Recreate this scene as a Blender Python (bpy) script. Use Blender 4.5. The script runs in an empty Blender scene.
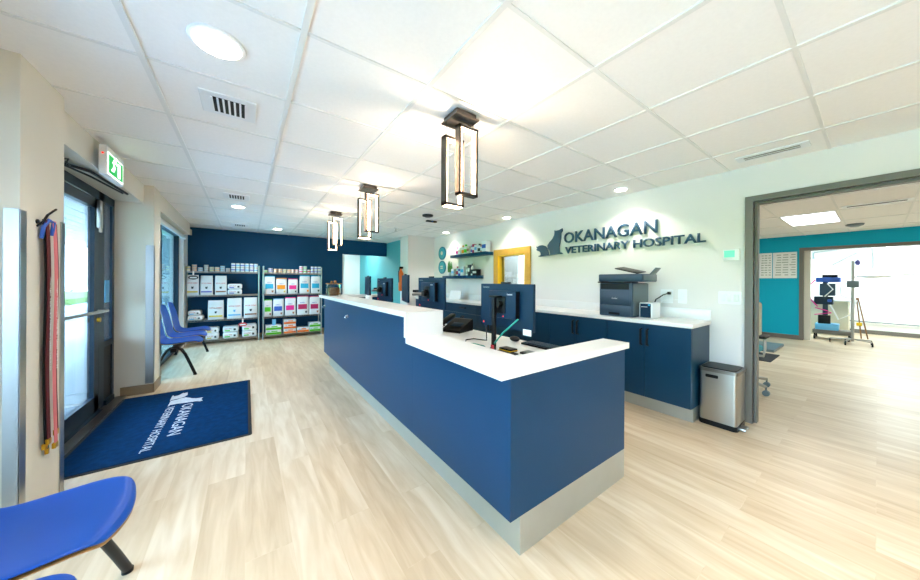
import bpy, bmesh, math, random
from mathutils import Vector, Matrix
random.seed(4)
SC = bpy.context.scene
COL = SC.collection
PI = math.pi
CE = 2.3616      # ceiling height
XW = 3.776       # face of the sign wall
YN = 8.12        # face of the navy wall

# ------------------------------------------------------------------ camera
cam_d = bpy.data.cameras.new('camera'); cam = bpy.data.objects.new('camera', cam_d); COL.objects.link(cam)
cam_d.sensor_width = 36; cam_d.sensor_fit = 'HORIZONTAL'; cam_d.lens = 36*298.5/920
cam_d.shift_y = -8.7/920; cam_d.clip_start = 0.02; cam_d.clip_end = 200
yaw, roll = .621, .0051
F = Vector((math.sin(yaw), math.cos(yaw), 0)); R0 = Vector((math.cos(yaw), -math.sin(yaw), 0)); U0 = Vector((0,0,1))
R = R0*math.cos(roll)+U0*math.sin(roll); U = U0*math.cos(roll)-R0*math.sin(roll)
m = Matrix.Identity(4)
for i in range(3):
    m[i][0] = R[i]; m[i][1] = U[i]; m[i][2] = -F[i]
m.translation = (0,0,1.2877)
cam.matrix_world = m
SC.camera = cam

# ------------------------------------------------------------------ world, exposure, lights
SC.view_settings.view_transform = 'Standard'; SC.view_settings.look = 'None'
SC.view_settings.gamma = 1; SC.view_settings.use_curve_mapping = False
SC.view_settings.exposure = 1.12
w = bpy.data.worlds.new('sky'); SC.world = w; w.use_nodes = True
nt = w.node_tree; bg = nt.nodes['Background']
bg.inputs[0].default_value = (.52,.75,1,1); bg.inputs[1].default_value = 13.0
SC.cycles.max_bounces = 10; SC.cycles.diffuse_bounces = 6; SC.cycles.glossy_bounces = 4
SC.cycles.transparent_max_bounces = 12; SC.cycles.transmission_bounces = 6
SC.cycles.sample_clamp_indirect = 6
SC.cycles.caustics_reflective = False; SC.cycles.caustics_refractive = False

def light(name, kind, loc, power, col=(1,1,1), rot=(0,0,0), **k):
    d = bpy.data.lights.new(name, kind); d.energy = power; d.color = col
    for a, b in k.items(): setattr(d, a, b)
    o = bpy.data.objects.new(name, d); COL.objects.link(o); o.location = loc; o.rotation_euler = rot
    return o
def portal(loc, rot, sx, sy):
    d = bpy.data.lights.new('daylight_portal', 'AREA'); d.shape = 'RECTANGLE'; d.size = sx; d.size_y = sy
    d.cycles.is_portal = True
    o = bpy.data.objects.new('daylight_portal', d); COL.objects.link(o); o.location = loc; o.rotation_euler = rot
portal((-1.32,3.75,1.05), (0,-PI/2,0), 2.1, 2.0)
portal((-1.32,6.5,1.05), (0,-PI/2,0), 2.1, 2.2)
portal((-1.32,.2,1.05), (0,-PI/2,0), 2.1, 4.2)
WARM = (1,.80,.58); SOFT = (1,.935,.85); COOL = (.88,1,.98)

# ------------------------------------------------------------------ materials
def lin(c):
    if isinstance(c, str): c = tuple(int(c[i:i+2],16)/255 for i in (0,2,4))
    return tuple(x/12.92 if x <= .04045 else ((x+.055)/1.055)**2.4 for x in c)
MT = {}
def mat(name, col, rough=.5, metal=0, spec=.5, emit=None, es=0, noise=0, nscale=30, bump=0, coat=0):
    if name in MT: return MT[name]
    m = bpy.data.materials.new(name); m.use_nodes = True; t = m.node_tree; b = t.nodes['Principled BSDF']
    c = lin(col)+(1,)
    b.inputs['Base Color'].default_value = c; b.inputs['Roughness'].default_value = rough
    b.inputs['Metallic'].default_value = metal; b.inputs['Specular IOR Level'].default_value = spec
    b.inputs['Coat Weight'].default_value = coat
    if emit: b.inputs['Emission Color'].default_value = lin(emit)+(1,); b.inputs['Emission Strength'].default_value = es
    if noise or bump:
        tc = t.nodes.new('ShaderNodeTexCoord'); n = t.nodes.new('ShaderNodeTexNoise'); n.inputs['Scale'].default_value = nscale
        n.inputs['Detail'].default_value = 4; t.links.new(tc.outputs['Object'], n.inputs['Vector'])
        if noise:
            r = t.nodes.new('ShaderNodeMix'); r.data_type = 'RGBA'; r.blend_type = 'MULTIPLY'; r.inputs[0].default_value = 1
            mr = t.nodes.new('ShaderNodeMapRange'); mr.inputs[1].default_value = .3; mr.inputs[2].default_value = .7
            mr.inputs[3].default_value = 1-noise; mr.inputs[4].default_value = 1
            t.links.new(n.outputs['Fac'], mr.inputs[0]); t.links.new(mr.outputs[0], r.inputs[7]); r.inputs[6].default_value = c
            t.links.new(r.outputs[2], b.inputs['Base Color'])
        if bump:
            bp = t.nodes.new('ShaderNodeBump'); bp.inputs['Strength'].default_value = bump; bp.inputs['Distance'].default_value = .01
            t.links.new(n.outputs['Fac'], bp.inputs['Height']); t.links.new(bp.outputs[0], b.inputs['Normal'])
    MT[name] = m; return m
def glass(name, tint=(1,1,1), refl=.12, rough=.02):
    m = bpy.data.materials.new(name); m.use_nodes = True; t = m.node_tree; t.nodes.remove(t.nodes['Principled BSDF'])
    out = t.nodes['Material Output']; tr = t.nodes.new('ShaderNodeBsdfTransparent'); tr.inputs[0].default_value = tint+(1,)
    gl = t.nodes.new('ShaderNodeBsdfGlossy'); gl.inputs['Roughness'].default_value = rough
    mx = t.nodes.new('ShaderNodeMixShader'); fr = t.nodes.new('ShaderNodeFresnel'); fr.inputs[0].default_value = 1.45
    ml = t.nodes.new('ShaderNodeMath'); ml.operation = 'MULTIPLY'; ml.inputs[1].default_value = refl*8
    t.links.new(fr.outputs[0], ml.inputs[0]); t.links.new(ml.outputs[0], mx.inputs[0])
    t.links.new(tr.outputs[0], mx.inputs[1]); t.links.new(gl.outputs[0], mx.inputs[2]); t.links.new(mx.outputs[0], out.inputs[0])
    MT[name] = m; return m
def floor_mat():
    m = bpy.data.materials.new('oak_plank'); m.use_nodes = True; t = m.node_tree; b = t.nodes['Principled BSDF']
    N = t.nodes.new; L = t.links.new
    tc = N('ShaderNodeTexCoord'); mp = N('ShaderNodeMapping'); mp.inputs['Rotation'].default_value = (0,0,PI/2)
    L(tc.outputs['Object'], mp.inputs[0])
    br = N('ShaderNodeTexBrick'); br.offset = .37; br.inputs['Scale'].default_value = 1
    br.inputs['Brick Width'].default_value = 1.22; br.inputs['Row Height'].default_value = .19; br.inputs['Mortar Size'].default_value = .0012
    br.inputs['Color1'].default_value = (0,0,0,1); br.inputs['Color2'].default_value = (1,1,1,1); br.inputs['Mortar'].default_value = (.35,.35,.35,1)
    br.inputs['Bias'].default_value = 0
    L(mp.outputs[0], br.inputs[0])
    mp2 = N('ShaderNodeMapping'); mp2.inputs['Scale'].default_value = (7,.8,1); L(tc.outputs['Object'], mp2.inputs[0])
    ns = N('ShaderNodeTexNoise'); ns.inputs['Scale'].default_value = 2.6; ns.inputs['Detail'].default_value = 7; ns.inputs['Distortion'].default_value = .6
    ad = N('ShaderNodeVectorMath'); ad.operation = 'ADD'; L(mp2.outputs[0], ad.inputs[0])
    sc = N('ShaderNodeVectorMath'); sc.operation = 'SCALE'; sc.inputs[3].default_value = 9; L(br.outputs['Color'], sc.inputs[0]); L(sc.outputs[0], ad.inputs[1])
    L(ad.outputs[0], ns.inputs['Vector'])
    mx = N('ShaderNodeMath'); mx.operation = 'MULTIPLY_ADD'; mx.inputs[1].default_value = .42; L(br.outputs['Color'], mx.inputs[0])
    mr = N('ShaderNodeMapRange'); mr.inputs[1].default_value = .3; mr.inputs[2].default_value = .7; mr.inputs[4].default_value = .60; L(ns.outputs['Fac'], mr.inputs[0])
    L(mr.outputs[0], mx.inputs[2])
    cr = N('ShaderNodeValToRGB'); e = cr.color_ramp.elements
    e[0].position = 0; e[0].color = lin('b59e80')+(1,); e[1].position = 1; e[1].color = lin('dccfba')+(1,)
    x = cr.color_ramp.elements.new(.5); x.color = lin('cab79b')+(1,)
    L(mx.outputs[0], cr.inputs[0])
    L(cr.outputs[0], b.inputs['Base Color'])
    b.inputs['Roughness'].default_value = .36; b.inputs['Specular IOR Level'].default_value = .45
    bp = N('ShaderNodeBump'); bp.inputs['Strength'].default_value = .06; bp.inputs['Distance'].default_value = .004
    L(ns.outputs['Fac'], bp.inputs['Height']); L(bp.outputs[0], b.inputs['Normal'])
    MT['floor'] = m
floor_mat()
mat('tile', 'f4f2ef', .9, noise=.03, nscale=60)
mat('tbar', 'e4e4e1', .5)
mat('paint', 'dfdcd9', .75, noise=.015, nscale=3)
mat('paint_warm', 'd9d6cb', .75, noise=.015, nscale=3)
mat('paint_white', 'e6e9e9', .6)
mat('navy', '00446a', .55, spec=.2, noise=.06, nscale=2)
mat('teal', '00a6c6', .6, spec=.2, noise=.03, nscale=2)
mat('teal_pale', '4ea4ae', .6)
mat('laminate', '06385a', .38, spec=.22, noise=.04, nscale=5)
mat('laminate_cab', '07344f', .36, spec=.3, noise=.04, nscale=5)
mat('quartz', 'e4e4e3', .28, noise=.03, nscale=120)
mat('alu', 'b9bcb8', .42, metal=.75, noise=.05, nscale=9)
mat('steel', 'b4b3b0', .3, metal=1)
mat('steel_dark', '8f8b86', .3, metal=1)
mat('chrome', 'dfe3e6', .12, metal=1)
mat('frame_grey', '69655f', .45)
mat('frame_dark', '0a2233', .35, spec=.3)
mat('black', '0c0d10', .4, spec=.25)
mat('black_matte', '141619', .7)
mat('pc_back', '0b2a42', .45, spec=.2, noise=.05, nscale=9)
mat('screen', '07090c', .12)
mat('white_plastic', 'e9ebec', .35)
mat('blue_seat', '0b4cb0', .36, spec=.4, noise=.05, nscale=6)
mat('ply', 'b98a4e', .5, noise=.2, nscale=90)
mat('baseboard', '8d7c66', .5)
mat('mat_blue', '02305a', .95, spec=.05, noise=.35, nscale=22, bump=.5)
mat('mat_edge', '15191d', .8)
mat('mat_white', 'c6cfda', .9, noise=.25, nscale=60)
mat('red_strap', '560916', .7); mat('pink_strap', 'd9747c', .7); mat('teal_strap', '15756d', .7); mat('gold', 'c79a2c', .35, metal=.8)
mat('green_sign', '078a3c', .4, emit='0aa84a', es=.5)
mat('sign_white', 'ffffff', .4, emit='eafff2', es=1.2)
mat('led_red', 'ff2a10', .4, emit='ff2a10', es=1.0)
mat('lamp', 'ffffff', .4, emit='fff6ea', es=14)
mat('panel_lamp', 'ffffff', .4, emit='f6fbff', es=3.5)
mat('strip', 'ffffff', .4, emit='ffd2a6', es=11)
mat('pendant', '47423f', .4, metal=.5)
mat('sign_blue', '1c4560', .4, spec=.5)
mat('oak_yellow', 'd9a441', .45, noise=.15, nscale=14)
mat('yellow', 'f2c114', .4)
mat('bag_white', 'e3e9ee', .4, noise=.04, nscale=10)
mat('bag_edge', 'c3d0da', .45)
for n, c in dict(cyan='22a8d4', orange='f09a1e', pink='e02a8e', green='4fc02c', royal='2456b4', magenta='b01d5a', red='c93a4a', yellow='d8c23a', lilac='6a6fc4', brown='96664a', skyblue='6ab8e6', ink='26363f', box_orange='e8731c', box_green='55b81e').items():
    mat('p_'+n, c, .45)
mat('wood', '8a6238', .5, noise=.2, nscale=20)
mat('biscuit', '8e6a45', .8, noise=.4, nscale=40)
mat('green_cable', '0e8f7e', .4)
mat('grass', '6f9a4a', .9, noise=.4, nscale=3)
mat('leaf', '4f7f3e', .8, noise=.5, nscale=8)
mat('concrete', 'b6bcc2', .9, noise=.1, nscale=2)
mat('clockblue', '0e6d86', .4); mat('clockface', '2d97a8', .4)
mat('plant', '3f8a33', .6)
mat('printer', '2c4358', .4); mat('printer_light', '5f7078', .4)
mat('fabric_teal', '2a9fb0', .8); mat('beige', 'cfc9b4', .7); mat('amber', '9c4a1c', .3)
mat('ext_orange', 'd8641a', .4)
glass('pane', (.93,.98,1), .10); glass('jarglass', (.9,.94,.95), .16)
glass('pane_teal', (.70,.90,.95), .10)

# ------------------------------------------------------------------ mesh helpers
class MB:
    def __init__(s): s.bm = bmesh.new()
    def _xf(s, vs, M):
        if M is not None: bmesh.ops.transform(s.bm, matrix=M, verts=vs)
    def box(s, a, b, bev=0, M=None, seg=2):
        x0,y0,z0 = a; x1,y1,z1 = b
        vs = [s.bm.verts.new(p) for p in ((x0,y0,z0),(x1,y0,z0),(x1,y1,z0),(x0,y1,z0),(x0,y0,z1),(x1,y0,z1),(x1,y1,z1),(x0,y1,z1))]
        fs = [s.bm.faces.new([vs[i] for i in f]) for f in ((3,2,1,0),(4,5,6,7),(0,1,5,4),(1,2,6,5),(2,3,7,6),(3,0,4,7))]
        if bev:
            es = list({e for f in fs for e in f.edges})
            r = bmesh.ops.bevel(s.bm, geom=es, offset=bev, segments=seg, affect='EDGES', profile=.5)
            vs = list({v for f in r['faces'] for v in f.verts} | {v for v in vs if v.is_valid})
        s._xf(vs, M); return s
    def cyl(s, p, r, h, r2=None, n=24, M=None, axis='Z'):
        r2 = r if r2 is None else r2
        g = bmesh.ops.create_cone(s.bm, cap_ends=True, segments=n, radius1=r, radius2=r2, depth=h)
        T = Matrix.Translation(p)
        if axis == 'X': T = T @ Matrix.Rotation(PI/2, 4, 'Y')
        if axis == 'Y': T = T @ Matrix.Rotation(-PI/2, 4, 'X')
        T = T @ Matrix.Translation((0,0,h/2))
        bmesh.ops.transform(s.bm, matrix=(M @ T if M is not None else T), verts=g['verts']); return s
    def lathe(s, p, prof, n=24, M=None):
        rings = []
        for r, z in prof:
            rings.append([s.bm.verts.new((p[0]+r*math.cos(2*PI*i/n), p[1]+r*math.sin(2*PI*i/n), p[2]+z)) for i in range(n)])
        for a, b in zip(rings, rings[1:]):
            for i in range(n): s.bm.faces.new((a[i], a[(i+1)%n], b[(i+1)%n], b[i]))
        s.bm.faces.new(rings[0][::-1]); s.bm.faces.new(rings[-1])
        s._xf([v for r_ in rings for v in r_], M); return s
    def sphere(s, p, r, sc=(1,1,1), n=16):
        g = bmesh.ops.create_uvsphere(s.bm, u_segments=n, v_segments=n//2+2, radius=r)
        bmesh.ops.transform(s.bm, matrix=Matrix.Translation(p) @ Matrix.Diagonal((*sc,1)), verts=g['verts']); return s
    def tube(s, pts, r, n=10, closed=False):
        pts = [Vector(p) for p in pts]; rings = []
        up = Vector((0,0,1))
        for i, p in enumerate(pts):
            a = pts[max(i-1,0)]; b = pts[min(i+1,len(pts)-1)]
            d = (b-a).normalized()
            if abs(d.dot(up)) > .95: u = d.cross(Vector((0,1,0))).normalized()
            else: u = d.cross(up).normalized()
            if rings and u.dot(lastu) < 0: u = -u
            if rings:
                u = (lastu - d*lastu.dot(d)).normalized()
            lastu = u; v = d.cross(u)
            rings.append([s.bm.verts.new(p+(u*math.cos(2*PI*k/n)+v*math.sin(2*PI*k/n))*r) for k in range(n)])
        for a, b in zip(rings, rings[1:]):
            for i in range(n): s.bm.faces.new((a[i], a[(i+1)%n], b[(i+1)%n], b[i]))
        s.bm.faces.new(rings[0][::-1]); s.bm.faces.new(rings[-1]); return s
    def prism(s, poly, d, M=None):     # polygon in local XY, extruded along +Z by d
        a = [s.bm.verts.new((x,y,0)) for x,y in poly]; b = [s.bm.verts.new((x,y,d)) for x,y in poly]; n = len(poly)
        s.bm.faces.new(a[::-1]); s.bm.faces.new(b)
        for i in range(n): s.bm.faces.new((a[i], a[(i+1)%n], b[(i+1)%n], b[i]))
        s._xf(a+b, M); return s
    def sheet(s, rows, th):            # rows of points -> thickened surface
        g = [[s.bm.verts.new(p) for p in r] for r in rows]
        fs = [s.bm.faces.new((g[i][j], g[i][j+1], g[i+1][j+1], g[i+1][j])) for i in range(len(g)-1) for j in range(len(g[0])-1)]
        bmesh.ops.recalc_face_normals(s.bm, faces=fs)
        bmesh.ops.solidify(s.bm, geom=fs, thickness=th); return s
    def build(s, name, m, parent=None, smooth=False, mats=None):
        bmesh.ops.recalc_face_normals(s.bm, faces=s.bm.faces[:])
        me = bpy.data.meshes.new(name); s.bm.to_mesh(me); s.bm.free()
        me.materials.append(MT[m] if isinstance(m, str) else m)
        if smooth:
            me.polygons.foreach_set('use_smooth', [True]*len(me.polygons))
            me.set_sharp_from_angle(angle=math.radians(38))
        o = bpy.data.objects.new(name, me); COL.objects.link(o)
        if parent: attach(o, parent)
        return o
def wm(o):
    M = o.matrix_basis.copy()
    while o.parent: o = o.parent; M = o.matrix_basis @ M
    return M
def attach(o, parent):      # meshes are written in world coordinates; keep them there
    o.parent = parent; o.matrix_basis = wm(parent).inverted() @ o.matrix_basis
def tag(o, label=None, cat=None, group=None, kind=None):
    if label: o['label'] = label
    if cat: o['category'] = cat
    if group: o['group'] = group
    if kind: o['kind'] = kind
    return o
def empty(name, loc, label, cat, group=None):
    o = bpy.data.objects.new(name, None); COL.objects.link(o); o.location = loc; o.empty_display_size = .1
    return tag(o, label, cat, group)
def struct(name, mb, m, **k): return tag(mb.build(name, m, **k), kind='structure')
def bx(name, a, b, m, parent=None, bev=0, seg=2): return MB().box(a, b, bev, seg=seg).build(name, m, parent, smooth=bool(bev))
def sbox(name, a, b, m): return tag(bx(name, a, b, m), kind='structure')
def kids(o): return [c for c in bpy.data.objects if c.parent == o]
CHILD = {}
def copy_tree(o, parent=None):
    c = o.copy(); COL.objects.link(c)
    if parent: c.parent = parent
    for ch in list(o.children): copy_tree(ch, c)
    return c
def basis(o, r, u):
    r = Vector(r).normalized(); u = Vector(u).normalized(); n = r.cross(u)
    return Matrix(((r.x,u.x,n.x,o[0]),(r.y,u.y,n.y,o[1]),(r.z,u.z,n.z,o[2]),(0,0,0,1)))
WR = ((0,-1,0),(0,0,1))   # on the sign wall
WN = ((1,0,0),(0,0,1))    # facing the camera from the far wall
WL = ((0,1,0),(0,0,1))    # facing +X
def text(name, s, o, r, u, width, height, depth, m, parent=None, fat=0, space=1):
    cu = bpy.data.curves.new(name, 'FONT'); cu.body = s; cu.size = 1; cu.resolution_u = 3; cu.offset = fat; cu.space_character = space
    t = bpy.data.objects.new(name, cu); COL.objects.link(t)
    me = bpy.data.meshes.new_from_object(t.evaluated_get(bpy.context.evaluated_depsgraph_get()))
    bpy.data.objects.remove(t); bpy.data.curves.remove(cu)
    bm = bmesh.new(); bm.from_mesh(me); bpy.data.meshes.remove(me)
    if depth > 0:
        g = bmesh.ops.extrude_face_region(bm, geom=bm.faces[:])
        bmesh.ops.translate(bm, vec=(0,0,1), verts=[v for v in g['geom'] if isinstance(v, bmesh.types.BMVert)])
    xs = [v.co.x for v in bm.verts]; ys = [v.co.y for v in bm.verts]
    x0, x1, y0, y1 = min(xs), max(xs), min(ys), max(ys)
    M = basis(o, r, u) @ Matrix.Diagonal((width/(x1-x0), height/(y1-y0), max(depth,1e-4), 1)) @ Matrix.Translation((-x0,-y0,0))
    bmesh.ops.transform(bm, matrix=M, verts=bm.verts)
    mb = MB(); mb.bm.free(); mb.bm = bm
    return mb.build(name, m, parent)
def rrect(x0, y0, x1, y1, r, n=5):
    P = []
    for cx, cy, a in ((x1-r,y1-r,0),(x0+r,y1-r,PI/2),(x0+r,y0+r,PI),(x1-r,y0+r,1.5*PI)):
        for k in range(n+1): P.append((cx+r*math.cos(a+k*PI/2/n), cy+r*math.sin(a+k*PI/2/n)))
    return P
ORD = ['first','second','third','fourth','fifth','sixth','seventh','eighth','ninth','tenth','eleventh','twelfth','thirteenth','fourteenth','fifteenth','sixteenth']

# ================================================================== SETTING
sbox('floor', (-1.30,-2.6,-.1), (14.2,10.8,0), 'floor')
sbox('ceiling', (-1.30,-2.6,CE), (14.2,10.8,CE+.1), 'tile')
# ceiling grid (main room and the room beyond)
g = MB(); P = .6096
xs = [-.412+P*k for k in range(-1,7)]; ys = [.222+P*k for k in range(-4,14)]
for x in xs: g.box((x-.013,-2.6,CE-.007), (x+.013,YN,CE+.001))
for y in ys: g.box((-1.2,y-.009,CE-.006), (XW,y+.009,CE+.001))
struct('ceiling_trim', g, 'tbar')
g = MB()
for k in range(8): x = 4.6+1.2192*k; g.box((x-.012,-2.6,CE-.007), (x+.012,6,CE+.001))
for k in range(14): y = .335+P*(k-4); g.box((3.93,y-.009,CE-.006), (14,y+.009,CE+.001))
struct('ceiling_trim', g, 'tbar')
# sign wall with wide opening and yellow-framed window
W0, W1 = XW, XW+.13
DY0, DY1, DZ = -1.25, .66, 2.03
YW0, YW1, ZW0, ZW1 = 3.40, 4.06, 1.0, 1.76
b = MB()
b.box((W0,DY1,0),(W1,YW0,CE)).box((W0,YW0,0),(W1,YW1,ZW0)).box((W0,YW0,ZW1),(W1,YW1,CE)).box((W0,YW1,0),(W1,6.5,CE))
b.box((W0,DY0,DZ),(W1,DY1,CE)).box((W0,-2.6,0),(W1,DY0,CE))
struct('wall_right', b, 'paint')
f = MB()
f.box((W0-.02,DY1,0),(W1+.02,DY1+.055,DZ+.05)).box((W0-.02,DY0-.055,0),(W1+.02,DY0,DZ+.05)).box((W0-.02,DY0,DZ),(W1+.02,DY1,DZ+.05))
f.box((W0+.03,DY1-.022,0),(W1-.03,DY1,DZ)).box((W0+.03,DY0,DZ-.022),(W1-.03,DY1-.022,DZ))
struct('door_1', f, 'frame_grey')
# yellow window frame
f = MB(); o = .11
f.box((W0-.025,YW0-o,ZW0-o),(W0+.0,YW1+o,ZW0)).box((W0-.025,YW0-o,ZW1),(W0+.0,YW1+o,ZW1+o)).box((W0-.025,YW0-o,ZW0),(W0+.0,YW0,ZW1)).box((W0-.025,YW1,ZW0),(W0+.0,YW1+o,ZW1))
wf = struct('window_1', f, 'oak_yellow')
f = MB(); f.box((W0-.02,YW1-.015,ZW0),(W1,YW1,ZW1)).box((W0-.02,YW0,ZW0),(W1,YW0+.015,ZW1)).box((W0-.02,YW0,ZW1-.015),(W1,YW1,ZW1)).box((W0-.02,YW0,ZW0),(W1,YW1,ZW0+.015))
f.build('window_reveal', 'yellow', wf)
bx('window_pane', (W0+.06,YW0,ZW0), (W0+.066,YW1,ZW1), 'pane', wf)
# far walls
OX0, OX1, OZ = 2.045, 3.245, 1.985
b = MB(); b.box((-1.3,YN,0),(OX0,YN+.12,CE)).box((OX0,YN,OZ),(3.24,YN+.12,CE)); struct('wall_far', b, 'navy')
sbox('wall_corridor', (3.245,6.80,0), (3.36,10.75,CE), 'teal_pale')
sbox('wall_corridor_end', (1.0,10.6,0), (3.245,10.75,CE), 'paint_white')
sbox('wall_corridor_left', (1.85,YN+.12,0), (1.95,10.6,CE), 'paint_white')
b = MB(); b.box((3.065,6.38,0),(XW+.13,6.80,CE)); struct('wall_back_right', b, 'paint')
f = MB(); f.box((OX0-.01,YN-.015,0),(OX0+.03,YN+.13,OZ)); struct('trim_1', f, 'paint_white')
# corridor lamp
b = MB(); b.box((2.35,9.0,CE-.012),(2.95,9.6,CE-.002)); tag(b.build('ceiling_panel_light','panel_lamp'), 'square light panel in the corridor ceiling beyond the navy wall', 'ceiling light')
light('corridor_light', 'AREA', (2.65,9.3,CE-.03), 14, COOL, size=.6)
# left side: piers, bulkheads
XP = -.88
sbox('wall_pier_near', (-1.3,2.38,0), (XP,2.80,CE), 'paint_warm')
sbox('wall_pier_far', (-1.3,4.83,0), (-.865,5.14,CE), 'paint_warm')
sbox('wall_bulkhead_door', (-1.3,2.80,2.15), (-.946,4.83,CE), 'paint_warm')
sbox('wall_bulkhead_window', (-1.3,5.14,2.15), (-.88,7.62,CE), 'paint_warm')
sbox('wall_pilaster', (-1.3,7.62,0), (-.97,YN,CE), 'paint_white')
b = MB(); b.box((-1.3,-2.6,2.12),(-1.0,2.38,CE)).box((-1.3,-2.6,0),(-1.16,-1.9,2.12)).box((-1.3,2.22,0),(-1.1,2.38,2.12)); struct('wall_left_near', b, 'paint_warm')
sbox('wall_rear', (-1.3,-2.7,0), (XW+.13,-2.6,CE), 'paint')
# corner guards on piers (brushed steel angles)
def guard(pts, label):
    g = MB()
    for a, b_ in pts: g.box(a, b_)
    tag(g.build('corner_guard', 'steel'), label, 'corner guard', 'steel corner guards on the piers')
guard([((-.925,2.374,.0),(XP+.003,2.379,1.62)), ((XP,2.374,0),(XP+.004,2.425,1.62))], 'stainless steel corner guard beside the leashes, on the near edge of the nearest pier')
guard([((XP,2.757,0),(XP+.004,2.804,1.62)), ((-.925,2.80,0),(XP+.004,2.805,1.62))], 'stainless steel corner guard behind the leashes, on the door edge of the nearest pier')
guard([((-.93,4.824,.11),(-.862,4.829,1.68)), ((-.865,4.824,.11),(-.861,4.87,1.68))], 'stainless steel corner guard on the door side of the pier next to the mat')
guard([((-.865,5.098,.11),(-.861,5.144,1.68)), ((-.91,5.140,.11),(-.861,5.145,1.68))], 'stainless steel corner guard on the chair side of the pier next to the mat')
# baseboards
b = MB(); b.box((-1.12,4.815,0),(-.857,4.83,.10)).box((-.865,4.815,0),(-.855,5.15,.10)).box((-1.1,5.14,0),(-.857,5.15,.10)); struct('baseboard_left', b, 'baseboard')
b = MB(); b.box((W1+.0,DY1+.055,0),(W1+.012,6.3,.1)).box((10.188,.99,0),(10.2,5.9,.1)); struct('baseboard_right', b, 'frame_grey')
b = MB(); b.box((-.97,YN-.012,0),(OX0-.01,YN,.1)); struct('baseboard_far', b, 'baseboard')
b = MB(); b.box((12.885,-2.5,0),(12.9,5.9,.1)); struct('baseboard_back', b, 'frame_grey')
# room beyond (teal) and treatment room beyond it
b = MB(); b.box((10.2,1.0,0),(10.34,6.1,CE)).box((10.2,-2.6,2.02),(10.34,1.0,CE)).box((10.2,-2.6,0),(10.34,-1.7,2.02)); struct('wall_teal', b, 'teal')
f = MB(); f.box((10.185,.965,0),(10.36,1.03,2.08)).box((10.185,-1.73,0),(10.36,-1.67,2.08)).box((10.185,-1.67,2.02),(10.36,.965,2.08)); struct('door_2', f, 'frame_grey')
f = MB(); f.box((10.3,.87,0),(10.345,.965,2.02)); struct('door_2_trim', f, 'paint_warm')
sbox('wall_side', (XW+.13,6.0,0), (14.2,6.1,CE), 'paint'); sbox('wall_side_near', (XW,-2.7,0), (14.2,-2.6,CE), 'paint')
sbox('wall_treatment', (12.9,-2.6,0), (13.0,6.0,CE), 'paint_white')
b = MB(); b.box((4.9,3.4,0),(5.0,6.0,CE)); struct('wall_office', b, 'paint_white')

def ceil_panel(name, x0, x1, y0, y1, power, label, es='panel_lamp'):
    f = bx(name, (x0,y0,CE-.012), (x1,y1,CE-.002), 'paint_white')
    bx('diffuser', (x0+.015,y0+.015,CE-.016), (x1-.015,y1-.015,CE-.011), es, f)
    tag(f, label, 'ceiling light')
    light('panel_light', 'AREA', ((x0+x1)/2,(y0+y1)/2,CE-.03), power, COOL, shape='RECTANGLE', size=x1-x0, size_y=y1-y0)
ceil_panel('ceiling_panel_light', 7.06,8.26,.36,.93, 8, 'bright rectangular light panel in the ceiling of the teal room')
ceil_panel('ceiling_panel_light', 6.82,8.0,2.6,3.2, 9, 'rectangular ceiling light deeper in the teal room, out past the posters')
ceil_panel('ceiling_panel_light', 6.82,8.0,-1.9,-1.3, 8, 'rectangular ceiling light by the near end of the teal room')
ceil_panel('ceiling_panel_light', 11.0,12.2,-.6,0, 34, 'rectangular light panel above the treatment room table')
ceil_panel('ceiling_panel_light', 11.0,12.2,1.2,1.8, 26, 'rectangular light panel behind the anaesthesia cart in the treatment room')
ceil_panel('ceiling_panel_light', 4.1,4.7,4.2,4.8, 14, 'light panel in the office behind the yellow framed window')
# ------------------------------------------------------------------ outside
og = sbox('ground_outside', (-40,-20,-.15), (-1.3,40,-.05), 'concrete')
lawn = MB().box((-30,-10,-.05),(-7.5,40,.25)).build('lawn_ground','grass'); tag(lawn, kind='structure')
hill = MB(); hill.prism([(-40,0),(-14,0),(-22,3.4),(-40,4.5)], 60, basis((0,40,0),(1,0,0),(0,0,1))); struct('hill', hill, 'grass')
def hedge(loc, size, label):
    mb = MB(); rnd = random.Random(hash(label) % 999)
    for k in range(260):
        p = Vector((rnd.uniform(-.5,.5)*size[0], rnd.uniform(-.5,.5)*size[1], rnd.uniform(.05,1)*size[2])) + Vector(loc)
        a = rnd.uniform(0,6.28); r = .09
        M = Matrix.Translation(p) @ Matrix.Rotation(a,4,'Z') @ Matrix.Rotation(rnd.uniform(-1,1),4,'X')
        mb.prism([(-r,0),(0,-r*.5),(r,0),(0,r*.5)], .006, M)
    mb.box((loc[0]-size[0]*.4,loc[1]-size[1]*.4,loc[2]-.05),(loc[0]+size[0]*.4,loc[1]+size[1]*.4,loc[2]+size[2]*.85),.1)
    return tag(mb.build('hedge','leaf'), label, 'hedge')
hedge((-5.2,14.5,-.05),(1,2.4,1.0), 'green clipped hedge outside, seen through the glass door')
hedge((-4.6,20.5,-.05),(1.5,3,1.3), 'larger leafy hedge outside, farther along the walkway')
col = empty('porch_column', (-3.4,9.4,-.05), 'white square porch column outside the glass door', 'column')
bx('shaft', (-3.5,9.3,-.05), (-3.3,9.5,2.3), 'paint_white', col, .01)
bx('base', (-3.6,9.2,-.05), (-3.2,9.6,.5), 'concrete', col, .01)
soff = MB()
for k in range(12): soff.box((-3.9+.22*k,-3,2.36),(-3.9+.22*k+.20,20,2.40))
soff.box((-3.95,-3,2.25),(-3.85,20,2.6)).box((-3.9,-3,2.42),(-1.3,20,2.5))
struct('roof_soffit', soff, 'paint_white')

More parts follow.
